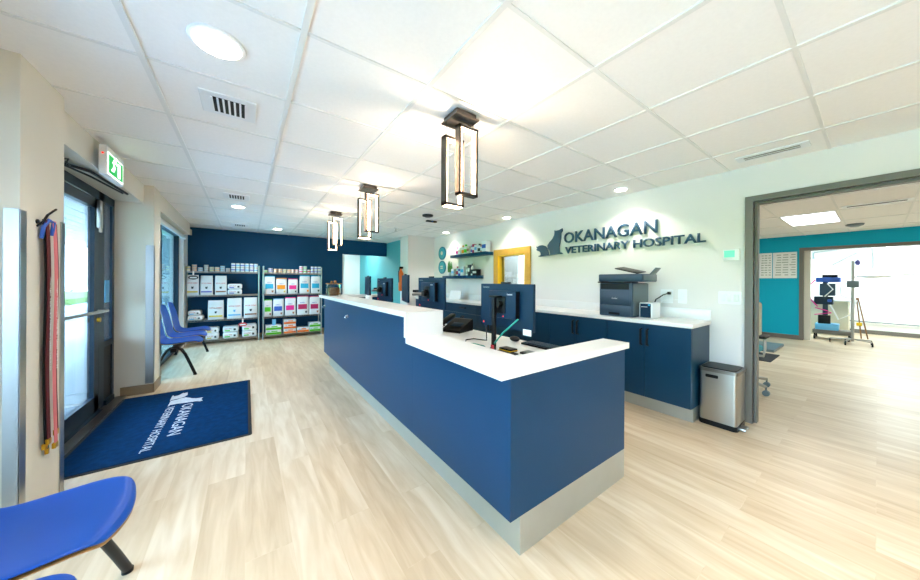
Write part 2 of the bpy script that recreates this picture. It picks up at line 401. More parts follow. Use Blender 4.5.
# ------------------------------------------------------------------ entrance door
XD = -1.19
f = MB()
for y0, y1 in ((2.80,2.86),(4.42,4.55),(4.77,4.83)): f.box((XD-.05,y0,0),(XD+.02,y1,2.15))
f.box((XD-.05,2.80,2.07),(XD+.02,4.83,2.15)).box((XD-.05,4.55,.60),(XD+.02,4.77,.66)).box((XD-.07,2.86,-.0),(XD+.05,4.42,.015)).box((XD-.07,4.55,0),(XD+.04,4.77,.06))
fr = struct('door_3', f, 'frame_dark')
bx('door_panel', (XD-.03,4.55,.06), (XD+.012,4.77,.60), 'black', fr)
bx('door_pane', (XD+.004,4.55,.66), (XD+.010,4.77,2.07), 'pane', fr)
n = MB(); n.box((XD+.011,4.60,1.05),(XD+.013,4.72,1.28)); n.build('notice', 'p_skyblue', fr)
lf = MB(); YA, YB = 2.87, 4.41
lf.box((XD-.02,YA,.02),(XD+.022,YA+.09,2.06)).box((XD-.02,YB-.11,.02),(XD+.022,YB,2.06)).box((XD-.02,YA,1.97),(XD+.022,YB,2.06)).box((XD-.02,YA,.02),(XD+.022,YB,.17))
leaf = tag(lf.build('entrance_door','frame_dark'), 'dark framed glass entrance door with push bar beside the mat', 'door')
bx('glass_pane', (XD,YA+.09,.17), (XD+.008,YB-.11,1.97), 'pane', leaf)
h = MB(); h.tube([(XD+.03,YA+.05,1.0),(XD+.09,YA+.05,1.0),(XD+.09,YB-.05,.985),(XD+.03,YB-.05,.985)], .014); h.build('push_bar', 'steel', leaf, True)
h = MB(); h.cyl((XD+.03,YB-.06,.90),.022,.02,axis='X'); h.build('lock', 'gold', leaf, True)
h = MB(); h.box((XD+.03,YB-.10,1.78),(XD+.06,YB-.05,2.04),.004).cyl((XD+.05,YB-.075,1.74),.012,.05); h.build('latch', 'steel', leaf, True)
th = bx('door_threshold', (XD-.08,2.80,0), (XD+.12,4.83,.012), 'steel_dark'); tag(th, kind='structure')
ac = empty('door_closer', (-1.08,3.2,2.10), 'black door closer arm with loose cables above the entrance door', 'door closer')
bx('body', (XD+.05,2.9,2.055), (XD+.12,3.4,2.12), 'black', ac, .006)
h = MB(); h.tube([(XD+.10,3.3,2.11),(-1.0,3.6,2.135),(-.97,4.35,2.14)], .011); h.tube([(XD+.1,3.2,2.10),(-1.03,3.7,2.12),(-.99,4.30,2.132)], .008); h.build('arm', 'black', ac, True)
h = MB()
for k in range(5):
    rnd = random.Random(k)
    h.tube([(XD+.09+rnd.uniform(-.02,.03),3.0+.07*k+.04*math.sin(j*1.3+k),2.10+.035*math.sin(j*.9+k*2)) if j<1 else (XD+.12+rnd.uniform(-.04,.05),2.95+.09*j+rnd.uniform(-.03,.03),2.11+rnd.uniform(-.01,.03)) for j in range(6)], .004, 6)
h.build('cable', 'black', ac, True)

# windows on the left wall
def side_window(name, y0, y1, z0, z1, mull, pane='pane', x=-1.22):
    f = MB(); t = .05
    f.box((x-.04,y0,z0),(x+.03,y0+t,z1)).box((x-.04,y1-t,z0),(x+.03,y1,z1)).box((x-.04,y0,z0),(x+.03,y1,z0+t)).box((x-.04,y0,z1-t),(x+.03,y1,z1))
    for m_ in mull: f.box((x-.04,m_-t/2,z0),(x+.03,m_+t/2,z1))
    o = struct(name, f, 'frame_dark'); bx('window_pane', (x-.01,y0+t,z0+t), (x-.004,y1-t,z1-t), pane, o)
side_window('window_2', 5.14,7.62,0,2.15,(6.2,), 'pane_teal', -1.06)
side_window('window_3', -1.9,2.22,0,2.12,(-.5,.85))
bl = empty('roller_blind', (-1.08,6.4,2.1), 'rolled up blind above the window behind the blue chairs', 'blind')
MB().cyl((-.97,5.2,2.10),.035,2.38,axis='Y').build('roll', 'paint_white', bl, True)
bx('bracket', (-1.02,7.585,2.05),(-.93,7.61,2.15),'white_plastic', bl)

# ================================================================== LIGHT FITTINGS
def downlight(x, y, label, r=.085, power=20, col=SOFT, spot=2.6, group='recessed ceiling downlights', blend=.9):
    o = tag(MB().lathe((x,y,CE-.012),[(r*1.0,.0),(r*1.22,.004),(r*1.25,.012)],28).build('downlight','paint_white',None,True), label, 'downlight', group)
    MB().cyl((x,y,CE-.0145),r,.003,n=28).build('diffuser','lamp',o)
    light('downlight_lamp','SPOT',(x,y,CE-.03),power,col,(0,0,0),spot_size=spot,spot_blend=blend,shadow_soft_size=r)
downlight(-.11,1.74,'bright round downlight in the ceiling nearest the entrance, largest of all', power=44)
downlight(-.10,5.40,'round downlight between two square vents in front of the navy wall', r=.07, power=52)
downlight(.52,7.25,'small round downlight close to the navy wall above the right rack', r=.07, power=40)
downlight(3.50,1.72,'downlight shining on the hospital lettering', r=.06, power=20, spot=2.15, blend=.4)
downlight(3.53,3.60,'downlight shining above the yellow framed window', r=.06, power=20, spot=2.15, blend=.4)
downlight(3.55,5.50,'downlight shining on the two product shelves', r=.06, power=16, spot=2.0, blend=.4)
for x, y in ((-.1,-1.0),(1.2,-1.9),(2.5,-1.0),(1.1,-.6)):  # added fill lamps out of view, brightening the ceiling by bounce
    downlight(x,y,'added round fill downlight on the reception room ceiling, out of view', power=60)

def vent(x, y, s, label, n=6):
    o = tag(MB().box((x-s/2,y-s/2,CE-.010),(x+s/2,y+s/2,CE-.001),.003).build('ceiling_vent','white_plastic'), label, 'vent', 'square ceiling vents')
    bx('duct', (x-s*.3,y-s*.34,CE-.0115), (x+s*.3,y+s*.34,CE-.0101), 'black_matte', o)
    g = MB()
    for k in range(n+1):
        xx = x-s*.3+s*.6*k/n; g.box((xx-.004,y-s*.34,CE-.016),(xx+.006,y+s*.34,CE-.0116))
    g.build('grille','white_plastic',o)
vent(-.09,2.33,.27,'square slatted ceiling vent beside the largest downlight')
vent(-.105,4.78,.27,'square slatted ceiling vent halfway to the navy wall')
vent(-.107,7.2,.27,'square slatted ceiling vent nearest the navy wall')
def linvent(x0,x1,y0,y1,label,sm):
    o = tag(MB().box((x0,y0,CE-.010),(x1,y1,CE-.001),.002).build('linear_vent','white_plastic'), label, 'vent')
    g = MB(); xm=(x0+x1)/2; g.box((x0+.04,y0+.05,CE-.013),(x0+.06,y1-.05,CE-.0101)).box((x0+.085,y0+.05,CE-.013),(x0+.10,y1-.05,CE-.0101)); g.build('slot', sm, o)
linvent(3.42,3.56,.30,.72,'long narrow slot vent in the ceiling by the wide doorway','steel_dark')
linvent(6.75,6.93,-.27,.30,'slot vent with shiny ends in the teal room ceiling','black_matte')
d = tag(MB().lathe((8.95,.24,CE-.05),[(.05,0),(.10,.02),(.11,.05)]).build('smoke_detector','printer_light',None,True),'round grey detector on the teal room ceiling','smoke detector')
d = tag(MB().lathe((2.39,4.25,CE-.035),[(.05,0),(.085,.012),(.09,.035)]).build('smoke_detector','black',None,True),'black round sensor on the ceiling above the desk','sensor')
sp = empty('ceiling_bracket',(2.66,4.6,CE-.03),'dark bracket with small blue light on the ceiling beside the round sensor','bracket')
MB().box((2.56,4.57,CE-.03),(2.76,4.63,CE-.004),.006).build('plate','black',sp,True); MB().cyl((2.66,4.56,CE-.03),.012,.012,axis='Z').build('lens','p_royal',sp)
sp = empty('sprinkler',(2.46,5.68,CE-.05),'small white sprinkler head on the ceiling above the far monitors','sprinkler')
MB().lathe((2.46,5.68,CE-.012),[(.03,0),(.045,.012)]).build('rose','white_plastic',sp,True); MB().cyl((2.46,5.68,CE-.06),.008,.05).lathe((2.46,5.68,CE-.065),[(.03,0),(.03,.005)]).build('head','steel',sp,True)
linvent(2.93,3.09,5.3,5.5,'small pale grille in the ceiling near the white corner','paint')

def pendant(x, y, label):
    o = empty('pendant_light',(x,y,CE),label,'pendant light','bronze frame pendants above the desk')
    cn=MB(); cn.box((x-.075,y-.075,CE-.04),(x+.075,y+.075,CE-.008)).box((x-.088,y-.088,CE-.05),(x+.088,y+.088,CE-.04)); cn.build('canopy','pendant',o)
    for nm,(dx0,dx1,yy,z0,z1) in (('frame',(-.105,.045,y+.035,1.775,2.215)),('frame',(-.045,.105,y-.035,1.835,2.275))):
        a=x+dx0; b_=x+dx1; t=.016; d=.023
        m_=MB(); m_.box((a,yy-d,z0),(a+t,yy+d,z1)).box((b_-t,yy-d,z0),(b_,yy+d,z1)).box((a,yy-d,z0),(b_,yy+d,z0+t)).box((a,yy-d,z1-t),(b_,yy+d,z1))
        fo=m_.build(nm,'pendant',o)
        s_=MB(); q=.006; e=.017
        s_.box((a+t,yy-e,z0+t),(a+t+q,yy+e,z1-t)).box((b_-t-q,yy-e,z0+t),(b_-t,yy+e,z1-t)).box((a+t,yy-e,z1-t-q),(b_-t,yy+e,z1-t))
        if dx0 < -.1: s_.box((a+t,yy-e-.006,z0-q),(b_-t,yy+e+.006,z0))
        s_.build('led_strip','strip',fo)
    for sx in (-.08,.08):
        wv=MB(); wv.cyl((x+sx,y+(.035 if sx<0 else -.035),2.2 if sx<0 else 2.27),.0015,CE-.05-(2.2 if sx<0 else 2.27),n=6)
        wv.build('wire','pendant',o)
    light('pendant_lamp','POINT',(x,y,2.06),6.5,WARM,shadow_soft_size=.03)
pendant(1.12,1.575,'bronze double frame pendant with warm strips, closest above the desk step')
pendant(1.12,3.365,'bronze double frame pendant with warm strips, middle one of the row')
pendant(1.125,4.94,'bronze double frame pendant with warm strips, nearest the navy wall')

# exit sign on the bulkhead
ex = empty('exit_sign',(-.92,3.6,2.2),'lit green running man exit sign on the bulkhead above the entrance','exit sign')
MB().box((-.906,3.40,2.085),(-.865,3.79,2.31),.006).box((-.946,3.55,2.15),(-.905,3.66,2.28)).build('housing','white_plastic',ex,True)
bx('lit_face',(-.865,3.415,2.098),(-.862,3.755,2.262),'sign_white',ex)
bx('green_panel',(-.862,3.43,2.108),(-.860,3.74,2.252),'green_sign',ex)
mp_=MB(); B=basis((-.860,3.47,2.11),*WL)
mp_.prism([(.150,.012),(.205,.012),(.205,.125),(.150,.125)],.0015,B)
mp_.build('doorway_mark','sign_white',ex)
mp_=MB(); B=basis((-.860,3.46,2.105),*WL)
mp_.prism([(.075,.035),(.105,.075),(.08,.085),(.10,.12),(.14,.10),(.15,.11),(.105,.14),(.07,.135),(.04,.10),(.055,.095),(.07,.112),(.06,.07),(.02,.04),(.03,.03)],.0015,B)
mp_.cyl((.118,.150,0),.012,.0015,M=B,n=12); mp_.build('running_figure','sign_white',ex)
MB().cyl((-.885,3.397,2.245),.006,.004,axis='Y').build('status_light','led_red',ex)
ds = tag(MB().box((-.97,7.98,2.19),(-.90,8.06,2.30),.008).build('motion_sensor','beige',None,True),'small beige box mounted in the corner beside the navy wall','sensor')

# ================================================================== RECEPTION DESK
DX, DXR, DY, DF = .985, 2.04, .972, 5.0
LX, ST, HZ, LZ = .915, 1.935, 1.065, .885
desk = empty('reception_desk',(1.5,3,0),'long navy reception desk with white stepped counter in the room centre','reception desk')
bx('side_panel',(DX,DY+.0205,.185),(DX+.02,ST+.03,LZ-.038),'laminate',desk)
bx('side_panel',(DX,ST+.0305,.185),(DX+.02,DF-.0205,HZ-.036),'laminate',desk)
bx('end_panel',(DX,DY-.0,.185),(DXR,DY+.02,LZ-.038),'laminate',desk)
bx('end_panel',(DX,DF-.02,.185),(1.9,DF,HZ-.036),'laminate',desk)
b=MB(); b.box((DX+.065,DY+.0165,0),(DX+.08,DF-.06,.1845)); b.box((DX+.065,DY+.001,0),(DXR,DY+.016,.1845)); b.box((DXR-.016,DY+.0165,0),(DXR,DY+.2,.1845)); b.build('toe_kick','alu',desk)
bx('leg_panel',(DXR-.02,DY+.02,.185),(DXR,DY+.17,LZ-.038),'laminate',desk)
lo=MB(); lo.prism([(LX,DY-.012),(2.075,DY-.012),(2.075,1.14),(1.195,1.14),(1.195,ST),(LX,ST)],.037,Matrix.Translation((0,0,LZ-.037))); lo.build('low_counter','quartz',desk)
hi=MB(); hi.prism([(LX,ST),(1.225,ST),(1.225,4.72),(1.95,4.72),(1.95,DF+.03),(LX,DF+.03)],.036,Matrix.Translation((0,0,HZ-.036))); hi.box((LX,ST,LZ),(1.225,ST+.03,HZ-.036)); hi.build('high_counter','quartz',desk)
bx('work_surface',(DX+.02,1.16,.712),(2.10,4.72,.74),'quartz',desk)
bx('inner_panel',(1.19,ST+.03,.70),(1.205,4.75,HZ-.036),'laminate',desk)
bx('back_panel',(DX+.09,2.9,.02),(2.05,2.93,.712),'laminate',desk)
bx('back_panel',(DX+.09,4.73,.02),(1.9,4.75,HZ-.036),'laminate',desk)
hk=MB(); hk.cyl((DX-.004,3.66,.868),.022,.004,axis='X').tube([(DX,3.66,.88),(DX-.03,3.66,.87),(DX-.035,3.66,.85),(DX-.02,3.66,.84)],.005); 
tag(hk.build('leash_hook','chrome',None,True),'small metal leash hook on the desk side under the high counter','hook')
hk=MB(); hk.cyl((DX-.004,4.92,.90),.02,.004,axis='X').tube([(DX,4.92,.91),(DX-.03,4.92,.90),(DX-.035,4.92,.88),(DX-.02,4.92,.87)],.005)
tag(hk.build('leash_hook','chrome',None,True),'small metal leash hook on the far corner of the desk side','hook')

# monitors
def monitor(name, c, ang, label, w_=.545, h_=.325, z0=.945, mini=True, brand=True, stand=False, arm=False, base=(0,0), tilt=0):
    """c = centre of the back face; ang = direction the back faces"""
    o = empty(name,(c[0],c[1],z0),label,'monitor','computer monitors on the reception desk')
    back=Vector((math.cos(ang),math.sin(ang),0)); right=Vector((0,0,1)).cross(back)  # right as seen from behind
    B=basis((c[0],c[1],z0),right,(0,0,1))
    # local: x right, y up, z towards the back viewer
    MB().prism(rrect(-w_/2,0,w_/2,h_,.006),.022,B@Matrix.Translation((0,0,-.022))).build('shell','pc_back',o)
    MB().prism(rrect(-w_/2+.006,.006,w_/2-.006,h_-.006,.004),.002,B@Matrix.Translation((0,0,-.0245))).build('screen_glass','screen',o)
    MB().box((-.045,h_-.002,-.02),(.045,h_+.014,-.002),.003,B).build('webcam','black',o,True)
    if mini:
        mn=MB().box((-.13,.075,.0),(.15,.275,.042),.006,B).build('mini_computer','pc_back',o,True)
        MB().box((.1505,.08,.004),(.152,.27,.038),0,B).build('side_grille','black',mn)
        text('badge','Lenovo',B@Vector((.07,.245,.0425)),right,(0,0,1),.05,.012,.0006,'white_plastic',mn)
        MB().cyl((.03,.09,.042),.004,.002,M=B).build('power_light','led_red',mn)
        ht=MB().box((-.045,.11,.042),(.055,.235,.050),.004,B).build('mount_plate','black',o,True)
        MB().cyl((.01,.18,.05),.024,.035,M=B).build('pivot','black',o,True)
    if brand: text('badge','Lenovo',B@Vector((-w_/2+.025,h_-.032,.0004)),right,(0,0,1),.075,.014,.0006,'steel',o)
    MB().cyl((-w_/2+.035,.022,.0),.006,.002,M=B).build('indicator','led_red',o)
    if stand:
        zz=.74-z0
        MB().box((-.035,zz+.01,.075),(-.005,.24,.10),.003,B).build('pole','black',o,True)
        MB().box((-.037,zz+.012,.1005),(-.003,zz+.085,.102),0,B).build('red_mark','led_red' if False else 'p_red',o)
        MB().box((-.055,.225,.045),(.02,.24,.11),.005,B).build('bracket','black',o,True)
        MB().box((-.13,zz+.0,-.10),(.05,zz+.01,.12),.004,B).build('foot','black_matte',o,True)
    if arm:
        MB().box((-.03,.13,.06),(.03,.19,.10),.01,B).build('joint','black',o,True)
        m_=MB(); m_.tube([B@Vector((-.01,.15,.08)),B@Vector((-.12,.15,.10)),B@Vector((-.24,.14,.08))],.018,12); m_.build('arm','steel_dark',o,True)
    return o
monitor('monitor',(1.56,1.61),PI,'monitor on a black post behind the low counter, nearest of all', stand=True)
monitor('monitor',(1.59,2.76),PI,'monitor with steel arm showing its back behind the counter step',z0=1.0, arm=True, mini=True)
monitor('monitor',(1.58,3.38),math.radians(163),'narrow turned monitor beside the one on the steel arm',z0=1.035,mini=False,brand=False,w_=.5)
monitor('monitor',(1.60,4.10),PI,'far monitor with its back to the entrance, left of the steel armed one',z0=1.0,arm=True)
monitor('monitor',(1.57,4.75),math.radians(170),'farthest slim turned monitor at the end of the desk',z0=1.03,mini=False,brand=False,w_=.5)
for x,y,lab in ((1.72,3.0,'black monitor arm post clamped to the work surface behind the step'),(1.72,4.32,'black monitor arm post clamped near the far end of the desk')):
    p=empty('monitor_stand',(x,y,.74),lab,'monitor stand')
    MB().cyl((x,y,.74),.018,.50).build('pole','black',p,True); MB().box((x-.06,y-.06,.74),(x+.06,y+.06,.752),.004).build('clamp','black',p,True)
    m_=MB(); m_.tube([(x,y,1.17),(x-.05,y+.10,1.17),(x-.13,y+.17,1.17)],.016); m_.tube([(x,y,1.15),(x-.02,y-.08,1.15),(x-.04,y-.2,1.15)],.016); m_.build('crossbar','black',p,True)
cb=tag(MB().tube([(1.515,1.43,1.03),(1.485,1.46,.99),(1.46,1.52,.93),(1.46,1.60,.85),(1.50,1.70,.78),(1.56,1.80,.749),(1.62,1.92,.747),(1.61,2.03,.747),(1.55,2.10,.747)],.006).build('network_cable','green_cable',None,True),'green network cable hanging from the nearest monitor','cable')
cb=tag(MB().tube([(1.60,1.87,.95),(1.66,1.93,.85),(1.74,2.02,.765),(1.78,2.12,.747),(1.75,2.22,.746),(1.66,2.22,.746),(1.58,2.12,.746)],.005).build('power_cable','black',None,True),'thin black power cable beside the green cable on the desk','cable')
# keyboard, mouse, notes
kb=tag(MB().prism(rrect(-.22,-.07,.22,.07,.01),.014,Matrix.Translation((2.03,1.60,.74))@Matrix.Rotation(PI/2,4,'Z')).build('keyboard','black'),'long black keyboard on the desk behind the nearest monitor','keyboard')
ky=MB()
for i in range(5):
    for j in range(16): ky.box((1.975+.026*i,1.395+.026*j,.754),(1.996+.026*i,1.416+.026*j,.760))
ky.build('keys','pc_back',kb)
ms=tag(MB().sphere((2.0,1.93,.765),.03,(1.2,1.8,.8)).build('computer_mouse','black',None,True),'black computer mouse at the end of the keyboard','mouse')
cl=empty('calculator',(1.75,1.50,.74),'small grey pad with dark case lying beside the monitor post','calculator')
MB().box((1.69,1.42,.74),(1.79,1.58,.755),.004).build('case','black_matte',cl,True); MB().box((1.705,1.48,.755),(1.775,1.57,.758)).build('display','printer_light',cl)
st=empty('stapler',(1.66,1.62,.74),'black and yellow tape box at the foot of the nearest monitor','box')
MB().box((1.61,1.60,.751),(1.69,1.72,.775),.004).build('case','black',st,True); MB().box((1.608,1.598,.756),(1.692,1.722,.764),.003).build('band','yellow',st,True)
pp=tag(bx('paper_note',(1.53,1.33,.925),(1.533,1.40,.965),'white_plastic'),'white paper notes taped below the nearest monitor corner','paper')
# desk phone
ph=empty('desk_phone',(1.90,2.70,.74),'black office phone on the work surface beside the counter step','phone')
B=Matrix.Translation((1.90,2.70,.74))@Matrix.Rotation(math.radians(200),4,'Z')@Matrix.Diagonal((1.2,1.2,1.25,1))
MB().prism([(-.11,0),(.11,0),(.11,.02),(-.09,.10),(-.11,.10)],.20,B@Matrix.Rotation(PI/2,4,'X')@Matrix.Translation((0,0,-.10))).build('body','black',ph)
MB().box((-.10,-.115,.09),(.10,-.06,.125),.012,B@Matrix.Rotation(math.radians(18),4,'Y')).build('handset','black',ph,True)
MB().box((-.02,-.03,.072),(.05,.08,.076),.002,B@Matrix.Rotation(math.radians(21),4,'Y')).build('display','pc_back',ph,True)
MB().tube([(1.80,2.80,.80),(1.74,2.84,.76),(1.70,2.82,.747),(1.66,2.76,.747)],.006).build('cord','black',ph,True)
fo=tag(bx('blue_folder',(1.60,2.78,.74),(1.76,2.89,.77),'p_royal',bev=.003),'bright blue folder lying behind the black phone by the step','folder')
cu=tag(MB().lathe((1.30,3.86,.74),[(.03,0),(.04,.10),(.042,.35),(.04,.355)]).build('paper_cup_stack','white_plastic',None,True),'white paper cups stacked between the two far monitors','cup')
# treat jar on the high counter
j=empty('treat_jar',(1.06,4.72,HZ),'clear jar of brown pet treats on the far end of the high counter','jar')
MB().prism(rrect(-.095,-.075,.095,.075,.02),.17,Matrix.Translation((1.06,4.72,HZ))).build('jar_body','jarglass',j)
MB().box((.985,4.665,HZ+.004),(1.135,4.775,HZ+.12),.02).build('treats','biscuit',j,True)
MB().prism(rrect(-.10,-.08,.10,.08,.02),.015,Matrix.Translation((1.06,4.72,HZ+.17))).build('lid','wood',j)
MB().sphere((1.03,4.72,HZ+.20),.018).sphere((1.08,4.72,HZ+.205),.022).build('knob','wood',j,True)

# ================================================================== BACK CABINETS
CX=3.27; CZ=.871
units=[.975,1.75,2.525,3.30,4.075,4.85,5.62,6.37]
labs=['navy base cabinet nearest the doorway, beside the steel bin','navy base cabinet below the printer, next to the end one','navy base cabinet hidden mostly by the nearest monitor','navy drawer cabinet below the yellow framed window','navy drawer cabinet below the right half of the product shelves','navy drawer cabinet under the white sign stand','navy base cabinet in the corner below the round signs']
for k,(a,b_) in enumerate(zip(units,units[1:])):
    o=empty('base_cabinet',(3.5,(a+b_)/2,0),labs[k],'cabinet','navy base cabinets along the sign wall')
    bx('carcass',(CX+.02,a,.133),(XW-.005,b_,CZ),'laminate_cab',o)
    bx('toe_kick',(3.335,a+.004,0),(3.35,b_,.133),'alu',o)
    if k==0: bx('toe_kick',(3.35,a+.004,0),(XW-.005,a+.019,.133),'alu',o)
    mid=(a+b_)/2
    top=CZ-.004
    if k>=3:
        dr=bx('drawer',(CX,a+.002,.70),(CX+.019,b_-.002,top),'laminate_cab',o)
        MB().tube([(CX,mid-.08,.80),(CX-.03,mid-.075,.80),(CX-.03,mid+.075,.80),(CX,mid+.08,.80)],.010).build('handle','black',dr,True); top=.697
    for s,(p,q) in ((1,(a+.002,mid-.0015)),(-1,(mid+.0015,b_-.002))):
        d_=bx('door',(CX,p,.135),(CX+.019,q,top),'laminate_cab',o)
        y=mid-.03*s
        MB().tube([(CX,y,top-.05),(CX-.03,y,top-.055),(CX-.03,y,top-.205),(CX,y,top-.21)],.0105).build('handle','black',d_,True)
ct=empty('worktop',(3.5,3.6,CZ),'long white worktop with upstand along the sign wall','worktop')
bx('slab',(CX-.018,.962,CZ),(XW-.003,6.375,CZ+.037),'quartz',ct,.003)
bx('upstand',(XW-.022,.962,CZ+.037),(XW-.003,6.375,1.015),'quartz',ct,.002)
TZ=CZ+.037
# printer
pr=empty('printer',(3.5,1.70,TZ),'dark grey office printer on the white worktop below the lettering','printer')
py0,py1,px0,px1=1.515,1.875,3.33,3.73
MB().box((px0,py0,TZ),(px1,py1,TZ+.37),.012).build('body','printer',pr,True)
MB().box((px0+.02,py0-.004,TZ+.02),(px1-.02,py0+.0,TZ+.36),.001).build('side_cover','printer_light',pr)
bx('paper_drawer',(px0-.008,py0+.008,TZ+.015),(px0,py1-.008,TZ+.125),'printer',pr,.003)
bx('drawer_grip',(px0-.010,1.64,TZ+.02),(px0-.008,1.76,TZ+.045),'black',pr)
bx('front_cover',(px0-.008,py0+.02,TZ+.13),(px0,py1-.02,TZ+.285),'printer',pr,.003)
text('badge','brother',(px0-.0085,1.725,TZ+.195),*WR,.062,.014,.0006,'white_plastic',pr)
bx('output_slot',(px0-.003,py0+.03,TZ+.30),(px0+.006,py1-.02,TZ+.362),'black',pr)
MB().box((px0-.03,py0-.005,TZ+.37),(px0+.13,py1+.005,TZ+.385),.004).build('control_panel','black',pr,True)
bx('touch_screen',(px0-.025,1.60,TZ+.386),(px0+.03,1.74,TZ+.389),'printer_light',pr)
MB().box((px0+.03,py0-.09,TZ+.385),(px1-.01,py1+.03,TZ+.47),.012).build('scanner','printer',pr,True)
MB().box((px0+.06,py0-.095,TZ+.40),(px1-.04,py0-.085,TZ+.46),.003).build('scanner_end','printer_light',pr,True)
MB().box((0,0,0),(.20,.25,.012),.004,Matrix.Translation((px0+.08,1.50,TZ+.468))@Matrix.Rotation(math.radians(14),4,'X')@Matrix.Rotation(math.radians(-6),4,'Y')).build('feed_tray','black',pr,True)
MB().box((0,0,0),(.12,.012,.09),.003,Matrix.Translation((px0+.15,1.40,TZ+.46))@Matrix.Rotation(math.radians(40),4,'X')).build('paper_stop','printer_light',pr,True)
# label printer
lp=empty('label_printer',(3.5,1.40,TZ),'small white label printer with dark front beside the office printer','label printer')
MB().box((3.40,1.345,TZ),(3.60,1.475,TZ+.165),.012).build('body','white_plastic',lp,True)
MB().box((3.394,1.36,TZ+.01),(3.40,1.462,TZ+.155),.002).build('front_panel','pc_back',lp)
bx('lit_logo',(3.392,1.365,TZ+.135),(3.394,1.385,TZ+.152),'p_cyan',lp); bx('label_slot',(3.392,1.39,TZ+.12),(3.394,1.45,TZ+.124),'white_plastic',lp)
def outlet(y0,y1,z0,z1,label,kind='outlet'):
    o=tag(MB().prism(rrect(0,0,y1-y0,z1-z0,.008),.006,basis((XW,y1,z0),*WR)).build('wall_'+kind,'white_plastic'),label,kind)
    return o
o1=outlet(1.29,1.41,1.06,1.21,'white double power outlet with black plugs behind the label printer')
for yy in (1.32,1.38): MB().prism(rrect(-.02,-.045,.02,.045,.004),.002,basis((XW-.006,yy,1.135),*WR)).build('socket','paint_white',o1)
o2=outlet(1.165,1.245,1.065,1.215,'single white outlet plate nearest the doorway side of the worktop')
MB().prism(rrect(-.02,-.045,.02,.045,.004),.002,basis((XW-.006,1.205,1.14),*WR)).build('socket','paint_white',o2)
pl=empty('power_plug',(XW-.02,1.36,1.13),'black power plug and cord plugged in behind the label printer','plug')
MB().box((XW-.045,1.305,1.155),(XW-.0065,1.335,1.185),.005).build('plug_body','black',pl,True)
MB().tube([(XW-.04,1.32,1.17),(XW-.08,1.36,1.15),(XW-.07,1.40,1.12),(XW-.10,1.42,1.10),(XW-.14,1.44,1.0),(XW-.14,1.48,TZ+.006)],.006).build('cord','black',pl,True)
tag(MB().tube([(XW-.012,1.20,1.11),(XW-.05,1.26,1.10),(XW-.08,1.36,1.09),(XW-.14,1.38,1.04),(XW-.17,1.36,1.0)],.003).build('white_cable','white_plastic',None,True),'thin white cable from the single outlet to the label printer','cable')
sw=tag(MB().prism(rrect(0,0,.168,.122,.008),.006,basis((XW,.908,1.082),*WR)).build('switch_plate','white_plastic'),'white plate with three rocker switches beside the wide doorway','light switch')
for k in range(3): MB().box((0,0,0),(.034,.07,.005),.002,basis((XW-.006,.895-.048*k-.008,1.108),*WR)).build('rocker','paint_white',sw,True)
tm=empty('thermostat',(XW,.815,1.55),'small white thermostat with green display above the light switches','thermostat')
MB().box((XW-.022,.75,1.50),(XW-.0,.873,1.607),.006).build('housing','white_plastic',tm,True)
bx('display',(XW-.0235,.785,1.53),(XW-.022,.862,1.595),mat('lcd','5fc0a4',.3,emit='5fd0b0',es=.25),tm)
# stainless pedal bin
tb=empty('pedal_bin',(3.55,.83,0),'brushed steel pedal bin with dark lid between cabinet and doorway','bin')
x0,x1,y0,y1=3.41,3.70,.692,.962
MB().prism(rrect(x0,y0,x1,y1,.035),.045,Matrix.Identity(4)).build('base_ring','black',tb,True)
MB().prism(rrect(x0+.004,y0+.004,x1-.004,y1-.004,.022),.44,Matrix.Translation((0,0,.045))).build('body','steel',tb,True)
MB().prism(rrect(x0-.003,y0-.003,x1+.003,y1+.003,.025),.028,Matrix.Translation((0,0,.485))).build('rim','steel_dark',tb,True)
MB().prism(rrect(x0+.015,y0+.015,x1-.015,y1-.015,.03),.008,Matrix.Translation((0,0,.513))).build('lid','black',tb,True)
MB().prism(rrect(-.045,-.014,.045,.014,.008),.004,basis((x0+.003,.865,.445),*WR)).build('handle_recess','black',tb)
MB().box((3.46,.645,.012),(3.58,.715,.032),.010).build('pedal','steel',tb,True)

# ------------------------------------------------------------------ wall sign
DOGC=[(265,205),(280,213),(312,211),(340,197),(344,225),(328,248),(326,300),(320,350),(312,400),(313,460),(336,463),(336,473),(222,476),(216,430),(198,400),(194,365),(215,332),(244,300),(262,262),(266,235)]
CATC=[(70,365),(84,370),(110,358),(142,358),(172,374),(188,398),(198,430),(204,476),(215,476),(215,484),(110,490),(95,484),(122,471),(120,445),(108,428),(88,418),(72,404),(84,392)]
def sil(pts,u,v): return [((x-70)*u,(487-y)*v) for x,y in pts]
sg=empty('wall_sign',(XW,2.1,1.8),'raised dark lettering OKANAGAN VETERINARY HOSPITAL with cat and dog on the wall','sign')
text('lettering','OKANAGAN',(XW-.008,2.655,1.845),*WR,1.215,.155,.018,'sign_blue',sg,fat=.012)
text('lettering','VETERINARY HOSPITAL',(XW-.008,2.635,1.695),*WR,1.63,.098,.018,'sign_blue',sg,fat=.02)
u_,v_=.00178,.00133
MB().prism(sil(DOGC,u_,v_)[::-1],.018,basis((XW-.008,3.166,1.685),*WR)).build('dog_silhouette','sign_blue',sg)
MB().prism(sil(CATC,u_,v_)[::-1],.018,basis((XW-.008,3.166,1.685),*WR)).build('cat_silhouette','sign_blue',sg)
MB().prism([(.05,.0),(.49,.012),(.49,.02),(.05,.012)],.018,basis((XW-.008,3.166,1.685),*WR)).build('base_line','sign_blue',sg)

